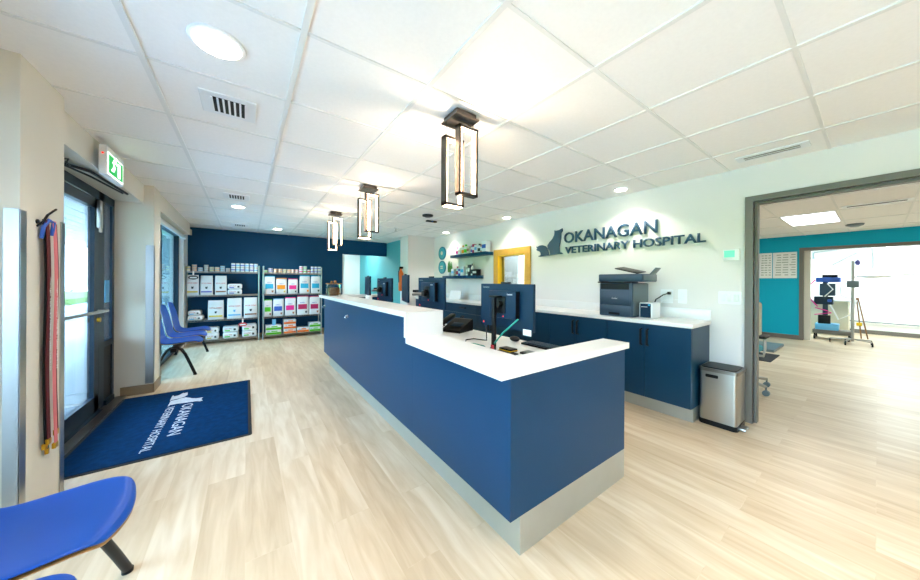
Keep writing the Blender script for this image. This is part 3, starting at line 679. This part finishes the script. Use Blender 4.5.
# ------------------------------------------------------------------ round signs, floating shelves and products
for z,lab in ((1.948,'round teal sign with dark rim, upper one left of the product shelves'),(1.617,'round teal sign with dark rim, lower one beside the potted plant')):
    o=tag(MB().cyl((XW-.02,5.99,z),.155,.02,axis='X',n=36).build('round_sign','clockblue',None,True),lab,'sign','round teal signs on the wall')
    MB().cyl((XW-.024,5.99,z),.125,.004,axis='X',n=36).build('face','clockface',o)
    e=MB(); B=basis((XW-.024,5.99,z),*WR)
    if z>1.8:
        e.cyl((0,0,0),.045,.003,M=B,n=24); e.build('emblem','beige',o)
    else:
        e.box((-.05,.01,0),(.05,.035,.003),0,B).box((-.05,-.035,0),(.05,-.01,.003),0,B); e.build('emblem','beige',o)
def shelf(y0,y1,z,label):
    tag(bx('floating_shelf',(XW-.20,y0,z-.06),(XW-.0,y1,z),'laminate',bev=.003),label,'shelf','floating navy product shelves')
S1,S2=1.845,1.405
shelf(4.21,5.37,S1,'upper navy floating shelf of bottles left of the yellow window')
shelf(4.49,5.68,S2,'lower navy floating shelf of bottles left of the yellow window')
bp=[0]
def bottle(y,z,h,r,body,cap,label,style='bottle',x=XW-.10,name='bottle'):
    o=empty(name,(x,y,z),label,style,'products on the floating shelves')
    if style=='box':
        MB().box((x-r,y-r*1.2,z),(x+r,y+r*1.2,z+h),.002).build('carton',body,o,True)
        MB().box((x-r-.002,y-r*1.0,z+h*.35),(x-r,y+r*1.0,z+h*.7)).build('print_band',cap,o)
    else:
        MB().lathe((x,y,z),[(r*.9,0),(r,.008),(r,h*.62),(r*.75,h*.72),(r*.38,h*.78),(r*.38,h*.82)],16).build('body',body,o,True)
        MB().cyl((x,y,z+h*.82),r*.5,h*.18,n=14).build('cap',cap,o,True)
        MB().lathe((x,y,z),[(r*1.015,h*.15),(r*1.015,h*.5)],16).build('wrap','p_'+random.Random(y).choice(['skyblue','ink','green','orange']) if False else cap,o,True)
    return o
W='bag_white'
up=[(5.50,.17,.04,W,'p_pink','white bottle with pink band, first from the round signs on upper shelf','bottle'),
(5.38,.15,.035,W,'beige','white carton with pale band standing left on the upper shelf','box'),
(5.27,.19,.035,W,'p_orange','white bottle with orange cap in the bright spot of the upper shelf','bottle'),
(5.15,.20,.045,W,'p_green','tall white bottle with green cap on the upper shelf','bottle'),
(5.03,.15,.035,'beige','p_brown','beige carton with brown band on the upper shelf','box'),
(4.92,.16,.03,W,'p_lilac','small white bottle with lilac cap mid upper shelf','bottle'),
(4.83,.18,.03,'p_magenta','bag_white','slim dark purple carton on the upper shelf','box'),
(4.74,.16,.035,W,'p_skyblue','white carton with light blue band on the upper shelf','box'),
(4.64,.17,.04,W,'p_ink','white bottle with black cap right of centre on the upper shelf','bottle'),
(4.54,.21,.042,'amber','bag_white','amber glass bottle on the upper shelf near its window end','bottle'),
(4.42,.20,.055,W,'p_royal','large white tub with blue top at the window end of the upper shelf','box')]
for y,h,r,a,b_,l,s in up: bottle(4.30+(y-4.42)*.86,S1,h,r,a,b_,l,s,name='product_bottle' if s=='bottle' else 'product_box')
lo_=[(5.38,.15,.045,W,'p_skyblue','white carton with blue band next to the plant on the lower shelf','box'),
(5.25,.20,.035,W,'p_red','white bottle with red cap on the lower shelf','bottle'),
(5.14,.14,.035,'p_royal','bag_white','blue carton behind the red capped bottle on lower shelf','box'),
(5.03,.19,.045,W,'p_cyan','white carton with bright blue squares mid lower shelf','box'),
(4.91,.17,.03,W,'steel','white bottle with silver cap mid lower shelf','bottle'),
(4.82,.22,.028,'p_ink','bag_white','tall slim dark carton on the lower shelf','box'),
(4.74,.24,.03,W,'p_ink','tallest white bottle with dark cap on the lower shelf','bottle'),
(4.60,.12,.055,'black','bag_white','short black jar box at the window end of the lower shelf','box')]
for y,h,r,a,b_,l,s in lo_: bottle(y-.02,S2,h,r,a,b_,l,s,name='product_bottle' if s=='bottle' else 'product_box')
pp=empty('potted_plant',(XW-.10,5.53,S2),'small upright green plant in white pot at the left shelf end','plant')
MB().lathe((XW-.10,5.53,S2),[(.035,0),(.05,.08),(.045,.08)]).build('pot','white_plastic',pp,True)
lv=MB()
for k in range(12):
    a=k*2.4; t=.02+.012*(k%3)
    lv.prism([(-.012,0),(.012,0),(.016,.12),(0,.27-.01*(k%4)),(-.016,.12)],.003,Matrix.Translation((XW-.10+t*math.cos(a),5.53+t*math.sin(a),S2+.07))@Matrix.Rotation(a,4,'Z')@Matrix.Rotation(PI/2-.10,4,'X'))
lv.build('leaves','plant',pp)
cs=tag(MB().prism([(-.13,0),(.13,0),(.12,.19),(-.12,.19)],.012,basis((3.50,5.08,TZ),(.5,-1,0),(.25,.1,1))).build('sign_stand','white_plastic'),'white tilted notice stand on the worktop under the floating shelves','stand')
yb=empty('spray_bottle',(3.55,4.22,TZ),'yellow bottle on the worktop just left of the nearest monitor','bottle')
MB().lathe((3.55,4.22,TZ),[(.04,0),(.042,.12),(.015,.16),(.015,.18)]).build('body','yellow',yb,True); MB().cyl((3.55,4.22,TZ+.18),.018,.03).build('cap','white_plastic',yb,True)
# extinguisher on stub wall
fe=empty('fire_extinguisher',(3.0,6.62,.95),'orange red extinguisher hung on the narrow white wall end behind the monitors','fire extinguisher')
MB().lathe((3.0,6.62,1.05),[(.05,0),(.058,.02),(.058,.42),(.02,.50),(.02,.53)]).build('cylinder','ext_orange',fe,True)
MB().box((2.96,6.60,1.58),(3.05,6.64,1.63),.006).build('handle','black',fe,True)
MB().tube([(2.97,6.62,1.60),(2.93,6.60,1.5),(2.94,6.60,1.25)],.01).build('hose','black',fe,True)

# ================================================================== WIRE RACKS AND PET FOOD
YS0,YS1=7.74,8.09
def rack(x0,x1,zs,label):
    o=empty('wire_rack',((x0+x1)/2,7.9,0),label,'rack','chrome wire racks in front of the navy wall')
    for x in (x0+.013,x1-.013):
        for y in (YS0+.013,YS1-.013): MB().cyl((x,y,.015),.0125,1.585,n=12).cyl((x,y,0),.02,.015,n=12).build('post','steel',o,True)
    for z in zs:
        m_=MB()
        for y in (YS0,YS1-.008): m_.box((x0,y,z-.028),(x1,y+.008,z-.022)).box((x0,y,z-.006),(x1,y+.008,z))
        for x in (x0,x1-.008): m_.box((x,YS0,z-.028),(x+.008,YS1,z-.0))
        n=40
        for k in range(n): xx=x0+.01+(x1-x0-.02)*k/n; m_.box((xx,YS0,z-.004),(xx+.004,YS1,z))
        for k in range(24): xx=x0+.01+(x1-x0-.02)*k/24; m_.box((xx,YS0,z-.026),(xx+.004,YS0+.006,z-.004),0)
        for k in range(3): yy=YS0+.08+.09*k; m_.box((x0,yy,z-.01),(x1,yy+.006,z-.004))
        m_.build('shelf','steel',o)
    return o
ZS=(.085,.49,.985,1.46)
rack(-.985,.235,ZS,'chrome wire rack of white pet food bags, nearer the window')
rack(.29,1.475,ZS,'chrome wire rack of colourful pet food bags, nearer the desk')
YF=7.765
def bag(x0,x1,z,h,label,band,word,wcol,dot=None,top=None,full=False,blob=None,grp='upright pet food bags on the racks'):
    w_=x1-x0; d=.09; y=YF+.02
    mb=MB(); rows=[]
    prof=[(0,1,.85),(.04,1.0,1),(.5,1.0,1.0),(.80,.99,.72),(.93,.97,.25),(1,.97,.04)]
    for t,sw,sd in prof:
        ring=[]; hw=w_/2*sw*.98; hd=d/2*sd
        for px_,py_ in ((-1,-.55),(-.8,-1),(.8,-1),(1,-.55),(1,.55),(.8,1),(-.8,1),(-1,.55)):
            ring.append(mb.bm.verts.new(((x0+x1)/2+px_*hw,y+d/2+py_*hd,z+t*h)))
        rows.append(ring)
    for a,b_ in zip(rows,rows[1:]):
        for i in range(8): mb.bm.faces.new((a[i],a[(i+1)%8],b_[(i+1)%8],b_[i]))
    mb.bm.faces.new(rows[0][::-1]); mb.bm.faces.new(rows[-1])
    o=tag(mb.build('pet_food_bag','bag_white',None,True),label,'bag',grp)
    yf=y-.001; u=w_
    bx('color_band',(x0+u*.08,yf-.003,z+h*(.30 if full else .14)),(x0+u*(.82 if full else .92),yf+.001,z+h*(.56 if full else .21)),band,o)
    text('brand_lettering',word,(x0+u*(.12 if not full else .25),yf+.004 if not full else yf,z+h*(.58 if not full else .62)),*WN,u*(.75 if not full else .42),h*.055,.003,wcol,o,fat=.01)
    if blob:
        pts=[(-.3,-.5),(.3,-.5),(.32,.1),(.5,.25),(.35,.55),(.1,.4),(-.12,.4),(-.3,.55),(-.45,.2)]
        s_=h*.11
        MB().prism([(a*s_,b_*s_) for a,b_ in pts],.002,basis((x0+u*(.5 if not full else .76),yf-.001,z+h*(.38 if not full else .15)),*WN)).build('pet_picture',blob,o)
    if top: bx('top_strip',(x0+u*.02,y+d/2-.008,z+h*.94),(x1-u*.02,y+d/2+.008,z+h*1.005),top,o)
    return o
RC='ROYAL CANIN'
z2,z3,z4=ZS[2],ZS[1],ZS[0]
bag(-.95,-.765,z2,.40,'white food bag with yellow stripe, first on left rack below the cans','p_yellow',RC,'p_red',blob='p_ink')
bag(-.745,-.55,z2,.39,'white food bag with blue violet stripe, second on left rack below the cans','p_lilac',RC,'p_red',blob='p_ink')
bag(-.52,-.33,z2,.39,'white food bag with brown stripe, third on left rack below the cans','p_brown',RC,'p_red',blob='p_ink')
bag(-.63,-.375,z3,.385,'white food bag with gold stripe on the left rack middle shelf','p_yellow',RC,'p_red',blob='p_ink')
bag(-.325,-.075,z3,.425,'large white food bag with light blue stripe on the left rack middle shelf','p_skyblue',RC,'p_red',blob='p_skyblue')
bag(-.045,.20,z3,.43,'large white food bag with brown stripe at the right end of left rack','p_brown',RC,'p_red',blob='p_ink')
HL="Hill's"
for x0,x1,h,c,t,bl_,l in ((.32,.52,.40,'p_cyan','p_cyan','p_brown','food bag with blue label, leftmost on the right rack below the cans'),
(.54,.75,.355,'p_orange','p_orange','p_yellow','food bag with orange label on the right rack below the cans'),
(.775,.97,.345,'p_pink','p_pink','p_ink','food bag with pink label on the right rack below the cans'),
(1.005,1.225,.42,'p_cyan','p_cyan','p_orange','food bag with blue label beside the pink one, right rack below the cans'),
(1.245,1.455,.42,'p_cyan','p_cyan','p_ink','food bag with blue label at the right end of right rack below the cans')):
    bag(x0,x1,z2,h,l,c,HL,'p_royal',top=t,full=True,blob=bl_)
for x0,x1,h,c,t,bl_,l in ((.315,.465,.37,'p_green','p_green','p_brown','food bag with bright green label on the right rack middle shelf'),
(.485,.69,.39,'p_royal','p_skyblue','p_brown','food bag with dark blue label on the right rack middle shelf'),
(.712,.93,.41,'p_pink','p_pink','p_brown','food bag with hot pink label on the right rack middle shelf'),
(.955,1.20,.44,'p_magenta','p_magenta','p_ink','food bag with maroon label, wider one on the right rack middle shelf'),
(1.215,1.44,.43,'p_magenta','p_magenta','p_brown','food bag with maroon label, last one on the right rack middle shelf')):
    bag(x0,x1,z3,h,l,c,HL,'p_royal',top=t,full=True,blob=bl_)
def lying(x0,x1,z,h,label,stripe,grp='pet food bags lying flat on the racks'):
    mb=MB().box((x0,YF+.01,z),(x1,YF+.27,z+h),min(.03,h*.35),seg=3)
    o=tag(mb.build('flat_food_bag','bag_white',None,True),label,'bag',grp); w_=x1-x0
    bx('color_band',(x0+w_*.12,YF+.0085,z+h*.22),(x0+w_*.45,YF+.0105,z+h*.40),stripe,o)
    text('brand_lettering',RC,(x0+w_*.12,YF+.0105,z+h*.52),*WN,w_*.45,h*.16,.003,'p_red',o)
    bx('pet_picture',(x0+w_*.68,YF+.0085,z+h*.3),(x0+w_*.82,YF+.0105,z+h*.62),'p_ink',o)
for k in range(2):
    up_='upper' if k else 'lower'
    lying(-.315,-.075,z2+.115*k,.11,f'{up_} white bag of the flat pair right of the upright bags, left rack',('p_lilac'))
    lying(-.935+.01*k,-.70-.03*k,z3+.10*k,.095,f'{up_} white bag of the flat pair at the middle shelf window end','p_skyblue')
    lying(-.66,-.455+.0*k,z4+.125*k,.12,f'{up_} white flat bag with gold stripe just behind the blue chair tips','p_yellow')
    lying(-.39,-.13,z4+.125*k,.12,f'{up_} white flat bag in the middle pile of the left rack bottom','p_green')
    lying(-.07,.185,z4+.135*k,.13,f'{up_} white flat bag below the hanging oval tag, left rack bottom','p_green')
def carton(x0,x1,z,h,label,c):
    o=tag(bx('food_carton',(x0,YF+.01,z),(x1,YF+.27,z+h),'bag_white',bev=.004),label,'box','coloured cartons on the right rack bottom shelf')
    bx('color_band',(x0+.002,YF+.006,z+h*.06),(x1-.002,YF+.0105,z+h*.50),c,o)
    bx('print',(x0+(x1-x0)*.35,YF+.006,z+h*.62),(x0+(x1-x0)*.75,YF+.0105,z+h*.82),c,o)
    text('brand_lettering',HL,(x0+(x1-x0)*.08,YF+.0075,z+h*.60),*WN,(x1-x0)*.2,h*.25,.003,'p_royal',o)
for k in range(2): carton(.35,.64,z4+.105*k,.10,f'{"top" if k else "bottom"} green and white carton of the left pile, right rack floor level','p_box_green')
for k in range(3): carton(.69,.93,z4+.105*k,.10,f'{["bottom","middle","top"][k]} orange and white carton in the pile of three','p_box_orange')
carton(.96,1.20,z4,.11,'single orange and white carton lying beside the pile of three','p_box_orange')
for k in range(2): carton(1.215,1.45,z4+.105*k+.0,.10,f'{"top" if k else "bottom"} green and white carton of the pile at the desk end','p_box_green')
tb_=tag(bx('small_carton',(.47,YF+.05,z4+.206),(.54,YF+.12,z4+.33),'p_skyblue',bev=.002),'small pale blue carton standing on the green cartons','box')
for x,z,l in ((-.84,z2+.40,'white and red oval shelf tag hanging over the first food bag'),(-.06,z3-.03,'white and red oval shelf tag hanging from the middle shelf of left rack')):
    o=empty('shelf_tag',(x,YF-.03,z),l,'tag'); zz=z-.07 if z<1 else z-.02
    MB().lathe((0,0,0),[(.075,0),(.075,.004)],24,Matrix.Translation((x,YF-.035,zz-.03))@Matrix.Rotation(PI/2,4,'X')@Matrix.Diagonal((1,.55,1,1))).build('oval_card','p_red' if z<1 else 'p_ink',o)
    MB().box((x-.05,YF-.0415,zz-.045),(x+.05,YF-.0395,zz-.018)).build('print','bag_white',o)
    MB().box((x-.012,YF-.036,zz),(x+.012,YF-.033,zz+.09)).build('strap','white_plastic',o)
# cans
canp={}
def can(x,y,z,r,h,col,label,grp):
    key=(r,h,col)
    if key not in canp:
        o=MB().lathe((0,0,0),[(r*.93,0),(r,.004),(r,.006),(r*.98,.008),(r*.98,h-.008),(r,h-.006),(r,h-.003),(r*.94,h)],18).build('food_can','steel',None,True)
        b_=MB().lathe((0,0,0),[(r*.99,.009),(r*.99,h-.009)],18).build('paper_label','bag_white',o,True)
        s_=MB().lathe((0,0,0),[(r*.999,h*.35),(r*.999,h*.6)],18).build('color_stripe',col,b_,True)
        canp[key]=o
    else: o=copy_tree(canp[key])
    o.location=(x,y,z); return tag(o,label,'can',grp)
zt=ZS[3]
stk=[(-.93,2,.05),(-.835,3,.044),(-.745,2,.04),(-.655,3,.044),(-.57,2,.047),(-.485,2,.047),(-.40,3,.040),(-.31,2,.038)]
gr='cans on the top shelf of the rack nearer the window'
lv3={1:['only'],2:['bottom','top'],3:['bottom','middle','top']}
for i,(x,n,h) in enumerate(stk):
    for k in range(n): can(x,YF+.06,zt+k*h,.037,h-.001,['p_yellow','p_orange','p_skyblue','p_brown'][i%4],f'{lv3[n][k]} squat white can, {ORD[i]} stack from the window on the left rack',gr)
for i in range(6):
    x=-.225+.078*i
    for k in range(2): can(x,YF+.06,zt+k*.092,.034,.091,'p_skyblue' if i%2 else 'p_lilac',f'{lv3[2][k]} tall white can, {ORD[i]} of the six tall columns on left rack',gr)
gr='cans on the top shelf of the rack nearer the desk'
seq=[(.345,1,.055,.04,'p_green'),(.43,2,.05,.045,'p_lilac'),(.53,2,.045,.038,'p_orange'),(.62,2,.045,.038,'p_orange'),(.705,2,.042,.037,'p_yellow'),(.79,2,.042,.037,'p_orange'),(.87,2,.042,.037,'p_orange'),(.95,2,.042,.037,'p_red'),(1.035,2,.082,.037,'p_pink'),(1.12,2,.082,.037,'p_green'),(1.20,1,.085,.034,'p_red'),(1.275,2,.08,.034,'p_lilac'),(1.352,2,.08,.034,'p_lilac'),(1.43,2,.08,.034,'p_royal')]
for i,(x,n,h,r,c) in enumerate(seq):
    for k in range(n): can(x,YF+.06,zt+k*h,r,h-.001,c,f'{lv3[n][k]} can of the {ORD[i]} column counted from the left on right rack',gr)

# ================================================================== ENTRANCE MAT
mt=empty('entrance_mat',(-.51,3.86,0),'dark blue carpet mat with white hospital name before the entrance','mat')
MB().prism(rrect(-1.07,3.03,.043,4.70,.02),.006,Matrix.Identity(4)).build('rubber_border','mat_edge',mt)
MB().box((-1.045,3.055,.006),(.018,4.675,.010)).build('pile','mat_blue',mt)
MR=((0,-1,0),(1,0,0))
text('lettering','OKANAGAN',(-.525,4.13,.0102),*MR,.76,.085,.0008,'mat_white',mt)
text('lettering','VETERINARY HOSPITAL',(-.640,4.13,.0102),*MR,.98,.058,.0008,'mat_white',mt)
u2,v2=.00150,.00098
MB().prism(sil(DOGC,u2,v2)[::-1],.0008,basis((-.655,4.56,.0102),*MR)).build('dog_mark','mat_white',mt)
MB().prism(sil(CATC,u2,v2)[::-1],.0008,basis((-.655,4.56,.0102),*MR)).build('cat_mark','mat_white',mt)

# ================================================================== LEASHES
hk=tag(MB().tube([(XP,2.52,1.56),(XP+.02,2.52,1.585),(XP+.03,2.535,1.625),(XP+.03,2.62,1.67)],.005).cyl((XP,2.52,1.585),.012,.006,axis='X').build('wall_hook','black',None,True),'black wall hook holding the leashes on the nearest pier','hook')
def strap(y,x,w_,z0,z1,m_,label,txt=True,sway=0):
    rows=[]
    for k in range(13):
        t=k/12; z=z1+(z0-z1)*t; yy=y+sway*math.sin(t*PI)-.02*(1-t)**3; xx=x+.004*math.sin(t*7)
        rows.append([(xx,yy-w_/2,z),(xx,yy+w_/2,z)])
    o=tag(MB().sheet(rows,.003).build('dog_leash',m_),label,'leash','leashes on the wall hook')
    if txt: text('lettering','Okanagan Veterinary Hospital | (250) 769-9109',(x+.006,y-.006+sway,z1-.30),(0,0,-1),(0,1,0),.50,.014,.0008,'white_plastic',o)
    MB().box((x-.006,y-w_/2-.002,z0-.03),(x+.008,y+w_/2+.002,z0),.002).build('clasp','gold',o,True)
    return o
strap(2.555,XP+.016,.024,.42,1.60,'black','black leash hanging flattest against the nearest pier',False)
strap(2.565,XP+.024,.030,.44,1.60,'red_strap','dark red leash with white lettering on its front',True)
strap(2.605,XP+.034,.030,.40,1.60,'pink_strap','pink leash with pale lettering between the dark red ones',True)
strap(2.640,XP+.026,.026,.46,1.59,'red_strap','second dark red leash, behind the pink one towards the door',False)
strap(2.59,XP+.012,.012,.38,1.5,'teal_strap','thin teal leash mostly hidden behind the pink one',False)
lp_=tag(MB().tube([(XP+.012,2.53,1.50),(XP+.02,2.525,1.56),(XP+.03,2.55,1.60),(XP+.035,2.58,1.59),(XP+.03,2.575,1.52)],.008).build('leash_loop','p_royal',None,True),'blue leash handle loop on the wall hook','leash')

# ================================================================== WAITING BENCHES
def seat_shell(cx_,yc,hgt,parent,w_=.47):
    """plywood shell: faces +X, seat front at cx_"""
    prof=[(.0,-.028),(-.012,-.006),(-.05,.004),(-.15,.0),(-.27,-.012),(-.37,-.012),(-.415,.015),(-.435,.07),(-.45,.16),(-.475,.30),(-.50,.40),(-.515,.47)]
    rows=[]
    NN=12
    for i,(dx,dz) in enumerate(prof):
        row=[]
        for k in range(NN+1):
            s=-1+2*k/NN
            wid=w_/2*(1 if 2<i<9 else (.95 if i in (2,9) else (.85 if i in (1,10) else .70)))
            if i in (5,6): wid*=.93
            corner=0
            if i<=2: corner=-.03*s*s
            dish=-.012*(1-s*s) if i<6 else 0
            bk=-.022*(1-s*s) if i>=6 else 0
            row.append((cx_+dx+corner+bk,yc+s*wid,hgt+dz+dish+( -.02*s*s if i>=10 else 0)))
        rows.append(row)
    mb=MB(); mb.sheet(rows,.011)
    o=mb.build('seat_shell','blue_seat',parent,True)
    o.data.materials.append(MT['ply'])
    for p in o.data.polygons:
        if p.area<.0011 and abs(p.normal.z)<.9 and False: p.material_index=1
    sd=o.modifiers.new('s','SUBSURF'); sd.levels=1; sd.render_levels=2
    # birch edge layer below
    mb=MB(); mb.sheet([[(a,b_,c-.0115) for a,b_,c in r] for r in rows],.006); e=mb.build('ply_layer','ply',o,True)
    sd=e.modifiers.new('s','SUBSURF'); sd.levels=1; sd.render_levels=2
    return o
def bench(xf,ycs,legys,label,hgt=.455):
    o=empty('beam_bench',(xf-.25,ycs[0],0),label,'bench')
    for y in ycs: seat_shell(xf,y,hgt,o)
    bx('beam',(xf-.29,min(legys)-.10,hgt-.11),(xf-.23,max(legys)+.10,hgt-.06),'black',o,.006)
    for y in legys:
        pts=[(xf-.055,y,.012),(xf-.10,y,.14),(xf-.155,y,.29),(xf-.19,y,.355),(xf-.23,y,.385),(xf-.30,y,.385),(xf-.34,y,.355),(xf-.38,y,.28),(xf-.44,y,.13),(xf-.475,y,.012)]
        MB().tube(pts,.018,12).cyl((xf-.055,y,0),.021,.014).cyl((xf-.475,y,0),.021,.014).build('leg','black',o,True)
    return o
bench(-.508,(5.62,6.20,6.78),(5.40,7.0),'row of three blue plywood seats on black legs under the window')
nb=bench(-.352,(1.63,1.117,.60),(.25,.90),'blue plywood bench seat cropped at the near left corner')
pts=[(-.421,1.92,.012),(-.435,1.84,.14),(-.452,1.75,.28),(-.47,1.68,.40),(-.52,1.62,.425),(-.60,1.57,.40)]
MB().tube(pts,.0165,14).cyl((-.421,1.92,0),.019,.014).build('leg','black',nb,True)

# ================================================================== TEAL ROOM
for (a,b_),l in (((1.46,1.68),'white printed poster partly hidden by the doorway frame'),((1.065,1.445),'white printed wall chart on the teal wall, nearer the inner doorway')):
    o=tag(bx('wall_chart',(10.188,a,1.40),(10.199,b_,2.0),'paint_white'),l,'poster','posters on the teal wall')
    g=MB(); rnd=random.Random(3)
    for i in range(9):
        for j in range(3):
            y0=a+.02+(b_-a-.04)*j/3; g.box((10.186,y0,1.95-.058*i-.02),(10.188,y0+(b_-a-.04)/3*rnd.uniform(.5,.9),1.95-.058*i))
    g.build('printed_pattern','steel_dark' if False else mat('print_grey','9aa6a0',.6),o)
# swivel chair just inside
sc_=empty('swivel_chair',(4.78,1.02,0),'office swivel chair partly hidden behind the doorway frame','chair')
cx_,cy_=4.98,1.05
MB().box((cx_-.24,cy_-.24,.44),(cx_+.24,cy_+.24,.52),.04,seg=3).build('seat','fabric_teal',sc_,True)
MB().box((cx_+.18,cy_-.22,.60),(cx_+.24,cy_+.22,1.05),.03,seg=3).build('backrest','beige',sc_,True)
MB().box((cx_+.16,cy_-.03,.40),(cx_+.21,cy_+.03,.70),.01).build('back_bar','black',sc_,True)
MB().cyl((cx_,cy_,.12),.03,.32).build('column','steel',sc_,True)
for s in (1,-1):
    y=cy_+s*.27
    MB().tube([(cx_,cy_+s*.10,.42),(cx_,y,.42),(cx_,y+s*.01,.50),(cx_,y+s*.01,.64)],.014).build('arm_support','steel',sc_,True)
    MB().box((cx_-.13,y-.04,.635),(cx_+.12,y+.04,.665),.014,seg=3).build('armrest','black_matte',sc_,True)
for k in range(5):
    a=math.radians(-118+72*k); ex_,ey_=cx_+.36*math.cos(a),cy_+.36*math.sin(a)
    lg=MB().tube([(cx_,cy_,.14),(cx_+.2*math.cos(a),cy_+.2*math.sin(a),.125),(ex_,ey_,.10)],.018).build('base_leg','steel',sc_,True)
    MB().cyl((ex_-.02,ey_-.0,.032),.031,.045,axis='X').cyl((ex_,ey_,.05),.008,.05).build('caster','printer_light',lg,True)
tag(bx('floor_scale',(7.9,1.1,0),(8.9,1.75,.05),'printer_light',bev=.008),'flat grey floor scale on the floor below the posters','scale')
tag(MB().prism(rrect(6.9,1.0,7.7,1.75,.02),.01,Matrix.Identity(4)).build('rubber_mat','black_matte'),'dark rubber mat on the floor of the teal room','mat')

# anaesthesia cart
am=empty('anaesthesia_cart',(10.95,.6,0),'wheeled anaesthesia cart with blue tray and hoses in the treatment room','medical cart')
def ab(n,a,b_,m_,bev=.01): return MB().box(a,b_,bev).build(n,m_,am,True)
ab('base',(10.75,.33,.13),(11.2,.88,.22),'frame_grey'); ab('blue_tray',(10.76,.50,.22),(11.1,.84,.36),'p_skyblue')
ab('pole',(10.9,.66,.2),(10.98,.74,1.36),'printer'); ab('monitor_body',(10.80,.55,1.0),(11.0,.78,1.28),'printer'); ab('top_shelf',(10.74,.48,1.31),(11.1,.83,1.42),'p_royal'); ab('top_device',(10.8,.52,1.42),(11.0,.74,1.48),'black')
ab('ventilator',(10.78,.58,.80),(11.02,.86,.98),'frame_dark'); ab('absorber',(10.80,.62,.30),(10.95,.80,.55),'black'); ab('vaporizer',(10.77,.60,.86),(10.82,.66,.92),'p_royal')
for x in (10.78,11.17):
    for y in (.36,.85): MB().cyl((x,y-.015,.04),.04,.03,axis='Y').cyl((x,y,.05),.012,.09).build('caster','black',am,True)
MB().tube([(10.76,.84,1.36),(10.74,.95,1.2),(10.74,.90,.9),(10.73,.80,.75)],.012).build('hose','p_pink',am,True)
MB().tube([(10.76,.84,.72),(10.74,.66,.66),(10.74,.60,.62),(10.76,.85,.56)],.012).build('hose','p_pink',am,True)
MB().tube([(10.77,.70,.98),(10.74,.58,1.15),(10.74,.66,1.28)],.010).build('hose','white_plastic',am,True)
MB().tube([(10.76,.62,.80),(10.72,.5,.48),(10.72,.34,.60),(10.80,.26,.92)],.014).build('hose','white_plastic',am,True)
# IV stand
iv=empty('drip_stand',(10.42,.30,0),'steel drip stand with infusion pump on a wheeled base','drip stand')
MB().cyl((10.42,.30,.06),.022,1.70,n=12).build('pole','steel',iv,True)
MB().box((10.36,.22,1.20),(10.46,.38,1.34),.01).build('pump','printer_light',iv,True)
MB().tube([(10.42,.36,1.74),(10.42,.34,1.80),(10.42,.24,1.80),(10.42,.22,1.74)],.008).build('hook','steel',iv,True)
MB().sphere((10.40,.24,1.72),.035,(1,1,1.6)).build('drip_bag','p_lilac',iv,True)
MB().tube([(10.38,.38,1.28),(10.36,.46,1.2),(10.36,.45,1.02),(10.38,.32,.95)],.006).build('tube','printer_light',iv,True)
for k in range(5):
    a=math.radians(72*k+20); ex_,ey_=10.42+.30*math.cos(a),.30+.30*math.sin(a)
    lg=MB().tube([(10.42,.30,.11),(ex_,ey_,.09)],.013).build('base_leg','steel',iv,True)
    MB().cyl((ex_,ey_-.012,.036),.035,.024,axis='Y').cyl((ex_,ey_,.04),.007,.05).build('caster','black',lg,True)
# treatment table, side rail, surgical light, wall unit
tt=empty('treatment_table',(12.0,.62,0),'white treatment table behind the drip stand','table')
MB().box((11.7,.34,.84),(12.5,1.1,.89),.01).build('top','white_plastic',tt,True); MB().box((11.78,.40,0),(12.4,1.0,.84),.01).build('pedestal','beige',tt,True)
sl=empty('surgical_light',(11.3,.05,CE),'white ceiling mounted surgical light with crossing arms in the treatment room','surgical light')
MB().cyl((11.3,.05,1.62),.03,.735).build('column','white_plastic',sl,True)
m_=MB()
for a,b_ in (((11.3,.05,2.16),(11.1,.9,2.02)),((11.3,.05,2.16),(11.2,.62,1.72)),((11.3,.05,2.16),(11.3,-.22,2.02)),((11.3,.05,2.16),(11.35,.20,2.24)),((11.1,.9,2.02),(11.1,.9,1.86))): m_.tube([a,b_],.028)
m_.build('arm','white_plastic',sl,True)
MB().lathe((11.3,.05,1.40),[(.06,0),(.22,.02),(.24,.06),(.12,.14),(.05,.22)]).build('lamp_head','white_plastic',sl,True)
MB().tube([(11.3,.30,1.44),(11.3,.33,1.30),(11.3,-.22,1.30),(11.3,-.2,1.44)],.01).build('handle','steel',sl,True)
hs=empty('hanging_hose',(12.85,-.05,.5),'pale hoses and pipe rail along the treatment room back wall','hose')
MB().tube([(12.86,1.2,.33),(12.86,-.2,.30),(12.86,-1.6,.28)],.012).build('pipe','printer_light',hs,True)
MB().box((12.86,-1.9,1.52),(12.895,-.3,1.60)).build('rail','beige',hs)
sd=tag(bx('wall_unit',(12.65,-1.0,1.0),(12.89,-.62,1.45),'bag_edge',bev=.01),'pale cabinet on the treatment room back wall','cabinet')
wd=empty('walking_poles',(11.58,.2,0),'pair of thin wooden poles leaning behind the drip stand','pole')
MB().tube([(11.55,.12,0.01),(11.60,.26,.95)],.012).build('shaft','wood',wd,True); MB().tube([(11.55,.21,0.01),(11.60,.28,.95)],.012).build('shaft','wood',wd,True)
MB().box((11.53,.20,.30),(11.56,.28,.38),.01).build('tag','yellow',wd,True)
